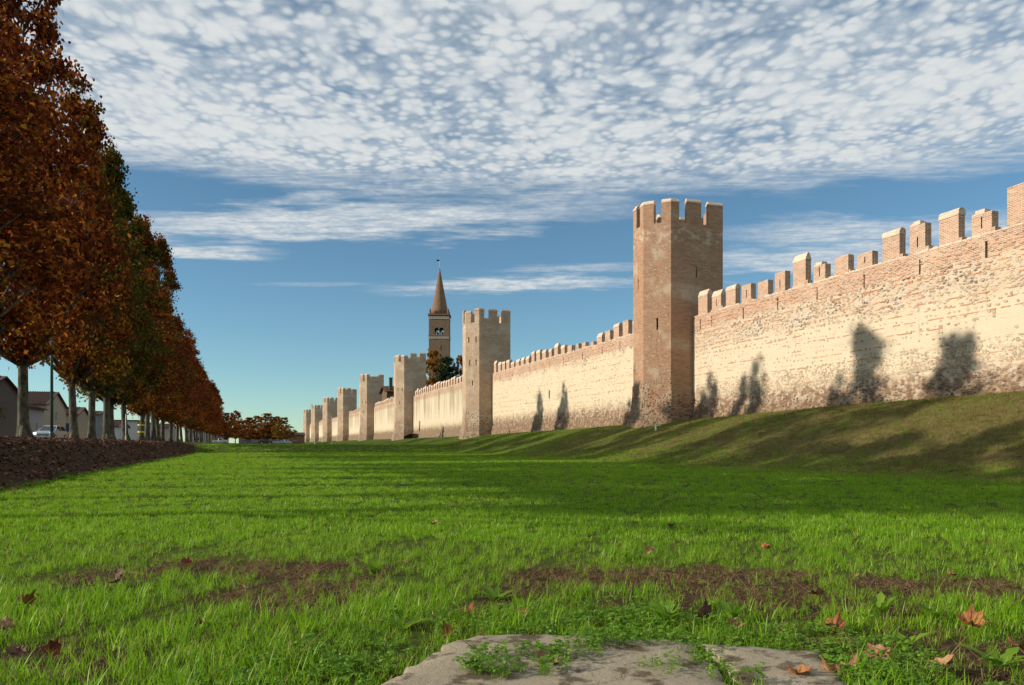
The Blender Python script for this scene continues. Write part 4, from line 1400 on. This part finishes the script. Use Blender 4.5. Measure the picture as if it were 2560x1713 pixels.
bm = bmesh.new(); tube(bm, [(0, 0, 1.002), (0, 0, 1.12), (0, 0, 1.2)], [.52, .5, .2], 10); obj('lid', bm, M_red, rb)
# clipped street tree and dark hedge in front of the first house
lt = tree_meshes(501, 60, 60, 4.2, 2.1, 1.3, 0.4, 0.16, True)
place_tree(-26.1, 95.5, ROAD_Z + .1, 20, 1.0, lt, 0.3, .8, 0, 'small dark clipped tree in front of the grey house', 'clipped_tree', None)
rng = np.random.RandomState(9)
n = 9000
pts = np.stack([rng.uniform(-38, -27.9, n), 97.5 + rng.uniform(-.5, .5, n), ROAD_Z + rng.rand(n) * 1.7], 1)
hm = leaf_cloud(pts, np.full(n, .2), rng.rand(n), rng.rand(n), rng); hm.materials.clear(); hm.materials.append(M_con)
hd = tag(link('hedge', hm, None, None), 'dark clipped hedge at the foot of the grey house', 'hedge')


# ------------------------------------------------------------------ grass
def blade_material(name, c0, c1, c2, trans=0.35):
    mt, g = material(name)
    oi = g.n('ShaderNodeObjectInfo').outputs['Random']
    isl = g.n('ShaderNodeNewGeometry')
    pos = isl.outputs['Position']
    n = g.noise(pos, 0.6, 3)
    f = g.m('FRACT', g.add(g.mul(isl.outputs['Random Per Island'], 0.75), oi))
    c = g.mix(f, c0, c1)
    c = g.mix(g.mul(g.step(f, 0.90, 0.96), 0.7), c, c2)
    c = g.mix(g.mul(g.step(n, 0.45, 0.75), 0.35), c, c0)
    c = g.mix(g.mul(g.step(g.noise(pos, 0.16, 4, 0.6), 0.52, 0.72), 0.15), c, c2)
    df = g.n('ShaderNodeBsdfDiffuse', None, Color=c)
    tr = g.n('ShaderNodeBsdfTranslucent', None, Color=c)
    gl = g.n('ShaderNodeBsdfGlossy', None, Color=(0.5, 0.5, 0.5), Roughness=0.45)
    a = g.n('ShaderNodeMixShader'); a.inputs[0].default_value = trans
    g.t.links.new(df.outputs[0], a.inputs[1]); g.t.links.new(tr.outputs[0], a.inputs[2])
    b = g.n('ShaderNodeMixShader'); b.inputs[0].default_value = 0.04
    g.t.links.new(a.outputs[0], b.inputs[1]); g.t.links.new(gl.outputs[0], b.inputs[2])
    o = g.n('ShaderNodeOutputMaterial'); g.t.links.new(b.outputs[0], o.inputs[0])
    return mt


M_grass = blade_material('grass_blade', (0.125, 0.285, 0.007), (0.30, 0.53, 0.012), (0.50, 0.42, 0.12), 0.48)
M_dry = blade_material('dry_grass_blade', (0.13, 0.12, 0.03), (0.27, 0.19, 0.075), (0.30, 0.22, 0.10), 0.25)
M_olive = blade_material('olive_grass_blade', (0.12, 0.21, 0.014), (0.23, 0.33, 0.025), (0.26, 0.22, 0.08))
M_straw = blade_material('straw', (0.13, 0.075, 0.035), (0.30, 0.19, 0.09), (0.06, 0.033, 0.018), 0.1)
M_clover = blade_material('clover_leaf', (0.08, 0.19, 0.014), (0.17, 0.32, 0.022), (0.20, 0.30, 0.03), 0.35)


def tuft(name, seed, nb, hgt, spread, wid, lean, mat, segs=3):
    r = random.Random(seed)
    vs = []; fs = []
    for b in range(nb):
        a = r.uniform(0, 2 * PI); rr = spread * math.sqrt(r.random())
        x, y = rr * math.cos(a), rr * math.sin(a)
        d = r.uniform(0, 2 * PI); L = hgt * r.uniform(0.45, 1.15)
        ln = lean * r.uniform(0.2, 1.3)
        tw = d + PI / 2 + r.uniform(-.4, .4)
        w = wid * r.uniform(0.7, 1.3)
        k = len(vs)
        for s in range(segs):
            q = s / segs
            px_, py_ = x + math.cos(d) * ln * L * q * q, y + math.sin(d) * ln * L * q * q
            pz = L * q * (1 - 0.35 * ln * q) - 0.01
            ww = w * (1 - 0.55 * q)
            vs += [(px_ - math.cos(tw) * ww / 2, py_ - math.sin(tw) * ww / 2, pz), (px_ + math.cos(tw) * ww / 2, py_ + math.sin(tw) * ww / 2, pz)]
        vs.append((x + math.cos(d) * ln * L, y + math.sin(d) * ln * L, L * (1 - 0.35 * ln)))
        for s in range(segs - 1):
            fs.append((k + 2 * s, k + 2 * s + 1, k + 2 * s + 3, k + 2 * s + 2))
        fs.append((k + 2 * segs - 2, k + 2 * segs - 1, k + 2 * segs))
    me = bpy.data.meshes.new(name)
    me.from_pydata(vs, [], fs)
    me.materials.append(mat)
    return bpy.data.objects.new(name, me)


def scatter(name, label, cat, pts, idx, rots, scl, sources):
    """points with geometry-node instances: uncountable stuff"""
    col = bpy.data.collections.new(name + '_sources')
    for k, s in enumerate(sources):
        s.name = '%s_source_%02d' % (name, k)
        col.objects.link(s)
    me = bpy.data.meshes.new(name)
    me.vertices.add(len(pts)); me.vertices.foreach_set('co', np.asarray(pts, 'f').ravel())
    a = me.attributes.new('pick', 'INT', 'POINT'); a.data.foreach_set('value', np.asarray(idx, 'i'))
    a = me.attributes.new('turn', 'FLOAT_VECTOR', 'POINT'); a.data.foreach_set('vector', np.asarray(rots, 'f').ravel())
    a = me.attributes.new('size', 'FLOAT_VECTOR', 'POINT'); a.data.foreach_set('vector', np.asarray(scl, 'f').ravel())
    o = bpy.data.objects.new(name, me); C.objects.link(o)
    ng = bpy.data.node_groups.new(name, 'GeometryNodeTree')
    ng.interface.new_socket('Geometry', in_out='INPUT', socket_type='NodeSocketGeometry')
    ng.interface.new_socket('Geometry', in_out='OUTPUT', socket_type='NodeSocketGeometry')
    gi = ng.nodes.new('NodeGroupInput'); go = ng.nodes.new('NodeGroupOutput')
    ip = ng.nodes.new('GeometryNodeInstanceOnPoints')
    ci = ng.nodes.new('GeometryNodeCollectionInfo')
    ci.inputs['Collection'].default_value = col
    ci.inputs['Separate Children'].default_value = True
    ci.inputs['Reset Children'].default_value = True

    def attr(nm, tp):
        n = ng.nodes.new('GeometryNodeInputNamedAttribute'); n.data_type = tp
        n.inputs['Name'].default_value = nm
        return n.outputs['Attribute']
    ng.links.new(gi.outputs[0], ip.inputs['Points'])
    ng.links.new(ci.outputs[0], ip.inputs['Instance'])
    ip.inputs['Pick Instance'].default_value = True
    ng.links.new(attr('pick', 'INT'), ip.inputs['Instance Index'])
    er = ng.nodes.new('FunctionNodeEulerToRotation')
    ng.links.new(attr('turn', 'FLOAT_VECTOR'), er.inputs[0])
    ng.links.new(er.outputs[0], ip.inputs['Rotation'])
    ng.links.new(attr('size', 'FLOAT_VECTOR'), ip.inputs['Scale'])
    ng.links.new(ip.outputs[0], go.inputs[0])
    md = o.modifiers.new('scatter', 'NODES'); md.node_group = ng
    return tag(o, label, cat, kind='stuff')


# concrete slab outline in plan, used to keep grass off it too
SLAB_A = [(0.35, 3.55), (0.62, 3.90), (0.95, 4.30), (1.16, 4.58), (1.36, 4.71), (1.62, 4.63), (1.95, 4.50), (2.30, 4.30), (2.56, 4.10), (2.46, 3.85), (2.30, 3.40), (2.2, 3.0), (0.6, 3.0)]
SLAB_B = [(2.60, 4.07), (2.90, 3.90), (3.16, 3.74), (3.05, 3.52), (2.86, 3.16), (2.7, 2.9), (2.26, 2.98), (2.36, 3.36), (2.52, 3.80)]


SLAB_A = [(x * 0.955, y * 0.955) for x, y in SLAB_A]
SLAB_B = [(x * 0.95, y * 0.955) for x, y in SLAB_B]


def inside(poly, x, y):
    c = np.zeros(len(x), bool)
    n = len(poly)
    for i in range(n):
        x0, y0 = poly[i]; x1, y1 = poly[(i + 1) % n]
        if y0 == y1: continue
        m = ((y0 > y) != (y1 > y)) & (x < (x1 - x0) * (y - y0) / (y1 - y0) + x0)
        c ^= m
    return c


def ring_points(z0, z1, dens, rng, halfw=0.70, extra=0.6):
    area = (z1 - z0) * ((z0 + z1) * halfw + 2 * extra)
    n = int(area * dens)
    zc = np.sqrt(rng.uniform(z0 ** 2, z1 ** 2, n))
    xc = rng.uniform(-1, 1, n) * (zc * halfw + extra)
    c, s = math.cos(HEADING), math.sin(HEADING)
    return xc * c + zc * s, zc * c - xc * s, zc


tufts = [tuft('grass', k, 9, 0.095, 0.035, 0.0050, 0.55, M_grass) for k in range(6)] + \
        [tuft('grass', 20 + k, 7, 0.16, 0.03, 0.0060, 0.75, M_grass, 4) for k in range(3)] + \
        [tuft('grass', 40 + k, 16, 0.10, 0.09, 0.011, 0.5, M_grass, 2) for k in range(4)] + [tuft('grass', 50 + k, 7, 0.11, 0.045, 0.0045, 1.3, M_straw) for k in range(2)]
PX, PY, ID, SC = [], [], [], []
rng = np.random.RandomState(3)
for (z0, z1, dens, kind) in ((3.0, 4.6, 520, 0), (4.6, 6.5, 430, 0), (6.5, 9.5, 300, 0), (9.5, 14, 130, 1), (14, 22, 70, 1), (22, 36, 30, 2), (36, 60, 13, 2), (60, 112, 5, 2)):
    x, y, zc = ring_points(z0, z1, dens, rng)
    so = soil(x, y)
    cl = vnoise(x, y, 1.6, 6) + 0.6 * vnoise(x, y, 4.1, 9)
    keep = (x > -6.1 + 0.3 * vnoise(y, x, 0.8)) & (x < 25.5) & (y < 112)
    keep &= rng.rand(len(x)) > so * np.where(vnoise(x, y, 5.0, 1) > 0.15, 0.55, 0.88)
    keep &= ~(inside(SLAB_A, x, y) | inside(SLAB_B, x, y))
    keep &= rng.rand(len(x)) < np.clip(0.75 + 0.45 * cl, 0.28, 1)
    x, y, zc, so, cl = x[keep], y[keep], zc[keep], so[keep], cl[keep]
    n = len(x)
    PX.append(x); PY.append(y)
    u = rng.rand(n)
    if kind == 0:
        ids = np.where(u < np.clip(0.14 + 0.12 * cl, 0.03, .4), rng.randint(6, 9, n), rng.randint(0, 6, n))
        s = rng.uniform(0.55, 1.25, n) * (1 + 0.22 * cl) * np.where(zc > 6.3, 0.80, 1.0) * (1 - 0.4 * so)
        ids = np.where(rng.rand(n) < 0.05 + 0.10 * (cl < -.4), 13 + rng.randint(0, 2, n), ids)
    elif kind == 1:
        ids = np.where(u < 0.05, rng.randint(6, 9, n), rng.randint(9, 13, n)); s = rng.uniform(0.55, 0.95, n)
    else:
        ids = rng.randint(9, 13, n); s = rng.uniform(0.8, 1.3, n) * (1 + (zc - 22) / 70)
    ID.append(ids); SC.append(s)
PX = np.concatenate(PX); PY = np.concatenate(PY); ID = np.concatenate(ID); SC = np.concatenate(SC)
PZ = gz(PX, PY)
n = len(PX)
RT = np.stack([rng.normal(size=n) * .12, rng.normal(size=n) * .12, rng.uniform(0, 6.28, n)], 1)
SZ = np.stack([SC, SC, SC * rng.uniform(0.75, 1.15, n) * np.where(PY > 20, 0.8, 1)], 1)
scatter('lawn_grass', 'bright green grass covering the floor of the dry moat', 'grass', np.stack([PX, PY, PZ], 1), ID, RT, SZ, tufts)

# dry grass of the berm
dry_t = [tuft('dry', 60 + k, 16, 0.15, 0.14, 0.012, 0.9, M_dry, 2) for k in range(4)] + [tuft('dry', 70 + k, 16, 0.11, 0.14, 0.013, 0.8, M_olive, 2) for k in range(3)]
n = 42000
y = 12 + 110 * rng.rand(n) ** 1.5; x = rng.uniform(20, 35.6, n)
dm = sst(0.5 * vnoise(x * 0.6, y + x * 0.7, 0.5, 2) + 0.5 * vnoise(x, y, 1.6, 7) + (52 - y) * 0.012, -0.40, 0.5) * sst(x, 20.5, 25)
ids = np.where(rng.rand(n) < dm * 0.85, rng.randint(0, 4, n), rng.randint(4, 7, n))
s = rng.uniform(0.7, 1.2, n)
scatter('slope_grass', 'olive and straw coloured grass on the slope below the wall', 'grass', np.stack([x, y, gz(x, y)], 1), ids,
        np.stack([rng.normal(size=n) * .2, rng.normal(size=n) * .2, rng.uniform(0, 6.28, n)], 1), np.stack([s, s, s], 1), dry_t)

# straw and dead stems on the bare soil
st_t = [tuft('straw', 80 + k, 12, 0.10, 0.07, 0.0035, 2.6, M_straw, 3) for k in range(4)]
x, y, zc = ring_points(3.2, 8.6, 260, rng)
slb = inside(SLAB_A, x, y) | inside(SLAB_B, x, y)
k = rng.rand(len(x)) < np.where(slb, 0.10 * (vnoise(x, y, 5.0, 3) > 0.1), soil(x, y) * 0.8 + 0.025)
x, y = x[k], y[k]; n = len(x); s = rng.uniform(0.5, 1.2, n)
scatter('straw_litter', 'brown straw and dead stems on the bare soil patches', 'straw', np.stack([x, y, gz(x, y) - .005 + 0.055 * slb[k]], 1), rng.randint(0, 4, n),
        np.stack([rng.normal(size=n) * .3, rng.normal(size=n) * .3, rng.uniform(0, 6.28, n)], 1), np.stack([s, s, s * .45], 1), st_t)


# clover beside the slab
def clover(seed):
    r = random.Random(seed); vs = []; fs = []
    for b in range(9):
        x, y = r.uniform(-.06, .06), r.uniform(-.06, .06); h = r.uniform(.03, .085)
        for q in range(3):
            a = q * 2.094 + r.uniform(-.3, .3); s = r.uniform(.013, .024); k = len(vs)
            tl = r.uniform(-.006, .006)
            ca, sa_ = math.cos(a), math.sin(a)
            for (p, w, dz_) in ((0, 0, 0), (.55, .5, .004), (1, .3, tl), (1, -.3, tl), (.55, -.5, .004)):
                vs.append((x + (ca * p - sa_ * w) * s, y + (sa_ * p + ca * w) * s, h + dz_))
            fs.append((k, k + 1, k + 2, k + 3, k + 4))
        k = len(vs); vs += [(x, y, 0), (x + .0025, y, 0), (x, y, h)]; fs.append((k, k + 1, k + 2))
    me = bpy.data.meshes.new('clover'); me.from_pydata(vs, [], fs); me.materials.append(M_clover)
    return bpy.data.objects.new('clover', me)


x, y, zc = ring_points(3.0, 5.9, 420, rng)
c_, s_ = math.cos(HEADING), math.sin(HEADING)
xc = x * c_ - y * s_
dens = 0.36 * np.maximum(np.exp(-(((xc - 0.5) / 0.9) ** 2 + ((zc - 5.1) / 0.42) ** 2)), np.exp(-(((xc + 0.95) / 0.5) ** 2 + ((zc - 4.0) / 0.5) ** 2)))
dens = np.maximum(dens, np.exp(-(((xc - 1.75) / 0.4) ** 2 + ((zc - 4.1) / 0.6) ** 2)))
joint = np.abs((x - 2.0) - 0.22 * (y - 2.2)) < 0.10
dens = np.where(joint & (y < 4.2) & (x > 1.9), 0.25, dens * ~(inside(SLAB_A, x, y) | inside(SLAB_B, x, y)))
gap = (np.hypot((x - 1.30) * 0.8, y - 3.80) < 0.24 + 0.06 * vnoise(x, y, 9)) | (np.hypot(x - 1.72, y - 3.92) < 0.15) | (np.hypot((x - 2.15) * .6, (y - 4.15) * 1.0) < .24) | (np.hypot(x - 2.0, y - 3.5) < .13)
dens = np.maximum(dens, gap * (0.30 + 0.4 * (vnoise(x, y, 7.0, 2) > 0)))
k = rng.rand(len(x)) < dens
x, y = x[k], y[k]; n = len(x); s = rng.uniform(0.5, 1.15, n)
onslab = inside(SLAB_A, x, y) | inside(SLAB_B, x, y)
scatter('clover', 'low clover and chickweed growing round the concrete slab', 'clover', np.stack([x, y, gz(x, y) + onslab * 0.055], 1), rng.randint(0, 4, n),
        np.stack([rng.normal(size=n) * .1, rng.normal(size=n) * .1, rng.uniform(0, 6.28, n)], 1), np.stack([s, s, s], 1), [clover(k) for k in range(4)])
k = rng.rand(n) < 0.75
xg, yg = x[k & onslab], y[k & onslab]; n = len(xg); s = rng.uniform(.5, 1.0, n)
if n:
    scatter('joint_grass', 'grass tufts sprouting from cracks in the concrete slab', 'grass', np.stack([xg, yg, gz(xg, yg) + 0.05], 1), rng.randint(0, 3, n),
            np.stack([rng.normal(size=n) * .1, rng.normal(size=n) * .1, rng.uniform(0, 6.28, n)], 1), np.stack([s, s, s], 1), [tuft('jg', 90 + q, 8, 0.12, 0.03, 0.005, 0.7, M_grass) for q in range(3)])

# ------------------------------------------------------------------ concrete slab in two pieces
mt, g = material('worn_concrete')
p = g.n('ShaderNodeNewGeometry').outputs['Position']
n1 = g.noise(p, 2.2, 6, 0.65); n2 = g.noise(p, 28, 5, 0.7); n3 = g.noise(p, 90, 3, 0.7)
c = g.mix(n1, (0.23, 0.19, 0.13), (0.38, 0.325, 0.235))
c = g.mix(g.mul(g.step(n2, 0.5, 0.75), 0.5), c, (0.42, 0.38, 0.30))
c = g.mix(g.mul(g.step(n3, 0.58, 0.72), 0.6), c, (0.11, 0.095, 0.07))
n4 = g.noise(p, 5.0, 5, 0.6)
c = g.mix(g.mul(g.step(n4, 0.50, 0.62), 0.85), c, (0.075, 0.05, 0.028))
finish(g, c, 0.95, g.add(g.add(n1, g.mul(n2, 0.5)), g.mul(n3, 0.35)), 0.8, 0.02)
M_conc = mt


def slab(label, poly, h):
    bm = bmesh.new()
    fine = []
    for i in range(len(poly)):
        a, b = Vector(poly[i]), Vector(poly[(i + 1) % len(poly)])
        k = max(1, int((b - a).length / 0.07))
        for q in range(k):
            pnt = a.lerp(b, q / k)
            fine.append((pnt.x + rnd.uniform(-.024, .024), pnt.y + rnd.uniform(-.024, .024)))
    cx = sum(p[0] for p in fine) / len(fine); cy = sum(p[1] for p in fine) / len(fine)
    rows = []
    for s, z in ((1.0, -0.12), (1.0, h - 0.03), (0.985, h - 0.008), (0.965, h), (0.8, h + .004), (0.5, h + .006), (0.25, h + .004)):
        rows.append([bm.verts.new((cx + (x - cx) * s, cy + (y - cy) * s, float(gz(x, y)) * 0 + z + (rnd.uniform(-.004, .004) if s < 1 else rnd.uniform(-.008, .008)))) for x, y in fine])
    for r0, r1 in zip(rows, rows[1:]):
        for k in range(len(fine)):
            bm.faces.new((r0[k], r0[(k + 1) % len(fine)], r1[(k + 1) % len(fine)], r1[k]))
    bm.faces.new(rows[-1])
    o = obj('concrete_slab', bm, M_conc, None, True)
    return tag(o, label, 'slab', 'slabs in the grass')


slab('large worn concrete slab with a rounded corner, grass growing in its cracks', SLAB_A, 0.058)
slab('smaller concrete slab past the grassy joint, chipped near its middle', SLAB_B, 0.050)


# ------------------------------------------------------------------ fallen plane leaves
def leaf_mesh(seed, col):
    r = random.Random(seed)
    lob = [(0.0, -0.40), (0.15, -0.30), (0.36, -0.27), (0.36, -0.10), (0.52, 0.04), (0.36, 0.13), (0.33, 0.30), (0.15, 0.33), (0.0, 0.55)]
    pts = lob + [(-x, y) for x, y in lob[-2:0:-1]]
    curl = r.uniform(0.3, 2.2); cup = r.uniform(-0.8, 1.2); skew = r.uniform(-.8, .8)

    def lift(x, y): return curl * x * x * (1.1 if x > 0 else 0.6) + cup * y * y * 0.8 + skew * x * y + r.uniform(-.05, .05)
    vs = [(x + r.uniform(-.03, .03), y + r.uniform(-.03, .03), lift(x, y)) for x, y in pts]
    n = len(vs)
    ins = [(x * .45, y * .45, lift(x * .45, y * .45) - .02) for x, y in pts]
    vs += ins; vs.append((0, 0, -.03))
    fs = []
    for k in range(n):
        fs.append((k, (k + 1) % n, n + (k + 1) % n, n + k)); fs.append((n + k, n + (k + 1) % n, 2 * n))
    b = len(vs)
    vs += [(-.012, -.40, vs[0][2]), (.012, -.40, vs[0][2]), (0.03, -.95, vs[0][2] + .12)]
    fs.append((b, b + 1, b + 2))
    me = bpy.data.meshes.new('fallen_leaf'); me.from_pydata(vs, [], fs)
    me.materials.append(col)
    return me


def leafmat(name, c0, c1):
    mt, g = material(name)
    tcx = g.n('ShaderNodeTexCoord').outputs['Object']
    n1 = g.noise(tcx, 3.5, 5, 0.6)
    c = g.mix(g.step(n1, 0.35, 0.65), c0, c1)
    finish(g, c, 0.65, n1, 0.5, 0.05, 0.3)
    return mt


LM = {'tan': leafmat('tan_dry_leaf', (0.22, 0.105, 0.05), (0.36, 0.20, 0.10)), 'orange': leafmat('orange_dry_leaf', (0.19, 0.065, 0.022), (0.34, 0.14, 0.045)),
      'brown': leafmat('brown_dry_leaf', (0.075, 0.036, 0.020), (0.16, 0.080, 0.045)), 'red': leafmat('red_brown_leaf', (0.12, 0.022, 0.014), (0.22, 0.05, 0.025))}


def pix(x, y):
    Z = 1950 * EYE / (y - 1109)
    return cam_ground((x - 1280) / 1950 * Z, Z)


LEAVES = [(1625, 1388, .15, 'tan', 'upright curled tan leaf standing in the lawn behind the bare soil'), (1915, 1380, .14, 'orange', 'small orange leaf in the lawn right of the upright tan leaf'),
          (1088, 1318, .14, 'tan', 'pale tan leaf farthest out on the sunlit lawn'), (466, 1418, .13, 'red', 'reddish leaf on the dark soil strip'), (296, 1468, .19, 'brown', 'crumpled brown leaf behind the left grass, larger of two'),
          (220, 1476, .13, 'red', 'small rust leaf beside the crumpled brown one'), (2040, 1500, .18, 'tan', 'tan leaf with long stalk on the bare soil'), (2088, 1592, .20, 'orange', 'boat shaped orange leaf behind the smaller slab'),
          (2430, 1585, .22, 'orange', 'bright orange curled leaf at the far side of the weeds'), (2190, 1668, .17, 'tan', 'half folded tan leaf standing up in the clover'), (2095, 1704, .24, 'tan', 'large lobed tan leaf beside the smaller slab'),
          (1995, 1712, .17, 'orange', 'rust orange leaf lying on the edge of the smaller slab'), (1370, 1686, .17, 'tan', 'tan leaf lying on the large slab among weeds'), (1362, 1645, .09, 'orange', 'small orange leaf on the large slab'),
          (1168, 1548, .15, 'red', 'dark red leaf in the grass behind the large slab'), (1300, 1556, .16, 'red', 'glossy red leaf behind the clover'), (1760, 1565, .18, 'brown', 'dark brown leaf under the tall weed'),
          (1122, 1606, .11, 'orange', 'small orange leaf at the rounded slab corner'), (130, 1650, .13, 'red', 'dark red leaf low in the left grass'), (40, 1660, .13, 'brown', 'brown leaf beside the dark red one'),
          (10, 1590, .15, 'tan', 'tan leaf at the picture edge in tall grass'), (60, 1530, .16, 'orange', 'pair like orange leaf in the left grass'), (2360, 1690, .2, 'tan', 'flat tan leaf low among the right weeds'),
          (2545, 1630, .15, 'orange', 'orange leaf at the picture edge in the weeds'), (500, 1575, .10, 'tan', 'small pale leaf caught on left grass blades'), (1680, 1325, .10, 'brown', 'dark upright leaf in the shaded lawn'),
          (1832, 1585, .12, 'tan', 'small curled tan leaf near the soil edge'), (2135, 1455, .10, 'tan', 'little tan leaf at the lawn edge of the soil'), (2380, 1450, .10, 'orange', 'little orange leaf on the right soil strip')]
for k, (x, y, s, c, lab) in enumerate(LEAVES):
    X, Y = pix(x, y)
    onsl = bool(inside(SLAB_A, np.array([X]), np.array([Y]))[0] or inside(SLAB_B, np.array([X]), np.array([Y]))[0])
    z = float(gz(X, Y)) + (0.064 if onsl else 0.05 + 0.03 * rnd.random())
    o = link('fallen_leaf', leaf_mesh(900 + k, LM[c]), None, None, False)
    s *= 0.88
    o.location = (X, Y, z - 0.012); o.scale = (s, s, s * 1.25)
    tl = 0.15 if onsl else 0.7
    o.rotation_euler = (rnd.uniform(-tl, tl) + (0.8 if 'upright' in lab or 'standing' in lab else 0.0), rnd.uniform(-tl, tl), rnd.uniform(0, 6.28))
    tag(o, lab, 'leaf', 'fallen plane leaves')
# leaf litter on the bank under the trees
srcs = []
for k in range(5):
    me = leaf_mesh(950 + k, LM[['brown', 'brown', 'tan', 'brown', 'red'][k]])
    srcs.append(bpy.data.objects.new('litter', me))
n = 9000
y = 14 + 96 * rng.rand(n) ** 1.3; x = rng.uniform(-12.5, -5.6, n) + 0.0
k = rng.rand(n) < sst(-x, 5.5, 7.0) + 0.05
x, y = x[k], y[k]; n = len(x); s = rng.uniform(0.12, 0.2, n)
scatter('leaf_litter', 'carpet of brown fallen leaves on the shaded road bank', 'leaves', np.stack([x, y, gz(x, y) + .02], 1), rng.randint(0, 5, n),
        np.stack([rng.normal(size=n) * .35, rng.normal(size=n) * .35, rng.uniform(0, 6.28, n)], 1), np.stack([s, s, s], 1), srcs)


# ------------------------------------------------------------------ broad leaved weeds
M_weed = blade_material('weed_leaf', (0.10, 0.22, 0.012), (0.22, 0.38, 0.022), (0.24, 0.36, 0.03), 0.5)


def weed(label, x, y, n, L, up):
    root = thing('weed_plant', label, 'plant', (x, y, float(gz(x, y)) - .005), 0, 'broad leaved weeds')
    for k in range(n):
        a = k * 2.4 + rnd.uniform(-.3, .3); l = L * rnd.uniform(.7, 1.1); w = l * rnd.uniform(.09, .15); e = min(1.35, up * rnd.uniform(.9, 1.35))
        vs = []; fs = []
        S = 6
        for s in range(S + 1):
            q = s / S
            r_ = l * q * math.cos(e) * (1 + .2 * q); z = l * math.sin(e) * (q - .35 * q * q)
            ww = w * (math.sin(PI * min(1, q * .85 + .08)) ** 0.8) * (1 + .25 * math.cos(s * PI)) * (0 if s == S else 1) + .002
            vs += [(r_, -ww, z + .25 * ww), (r_, 0, z), (r_, ww, z + .25 * ww)]
        for s in range(S):
            b = 3 * s
            fs += [(b, b + 1, b + 4, b + 3), (b + 1, b + 2, b + 5, b + 4)]
        o = pyobj('leaf', vs, fs, M_weed, root, True)
        o.rotation_euler = (0, 0, a)


for (px_, py_, n, L, up, lab) in [(1665, 1570, 11, .27, 1.05, 'tallest upright dandelion weed behind the slabs'), (1830, 1555, 7, .22, .9, 'dandelion weed right of the tallest one'), (2200, 1540, 8, .24, 1.0, 'pointed leaf weed on the right soil strip'),
                                  (2330, 1555, 7, .24, .9, 'dark leaved weed beside the bright orange leaf'), (300, 1345, 6, .2, 1.0, 'dandelion weed in the left lawn'), (935, 1440, 8, .22, 1.1, 'upright weed at the edge of the left soil patch'),
                                  (850, 1690, 9, .2, .6, 'low broad weed left of the large slab'), (2260, 1625, 6, .2, .8, 'weed in the clover right of the smaller slab'), (1240, 1500, 8, .2, .5, 'spreading bluish weed behind the slab'),
                                  (2500, 1668, 6, .22, .7, 'broad weed at the picture edge'), (1560, 1400, 6, .18, .9, 'small weed in the lawn just past the soil'), (1010, 1575, 7, .2, .6, 'low weed near the rounded slab corner')]:
    X, Y = pix(px_, py_)
    weed(lab, X, Y, n, L, up)
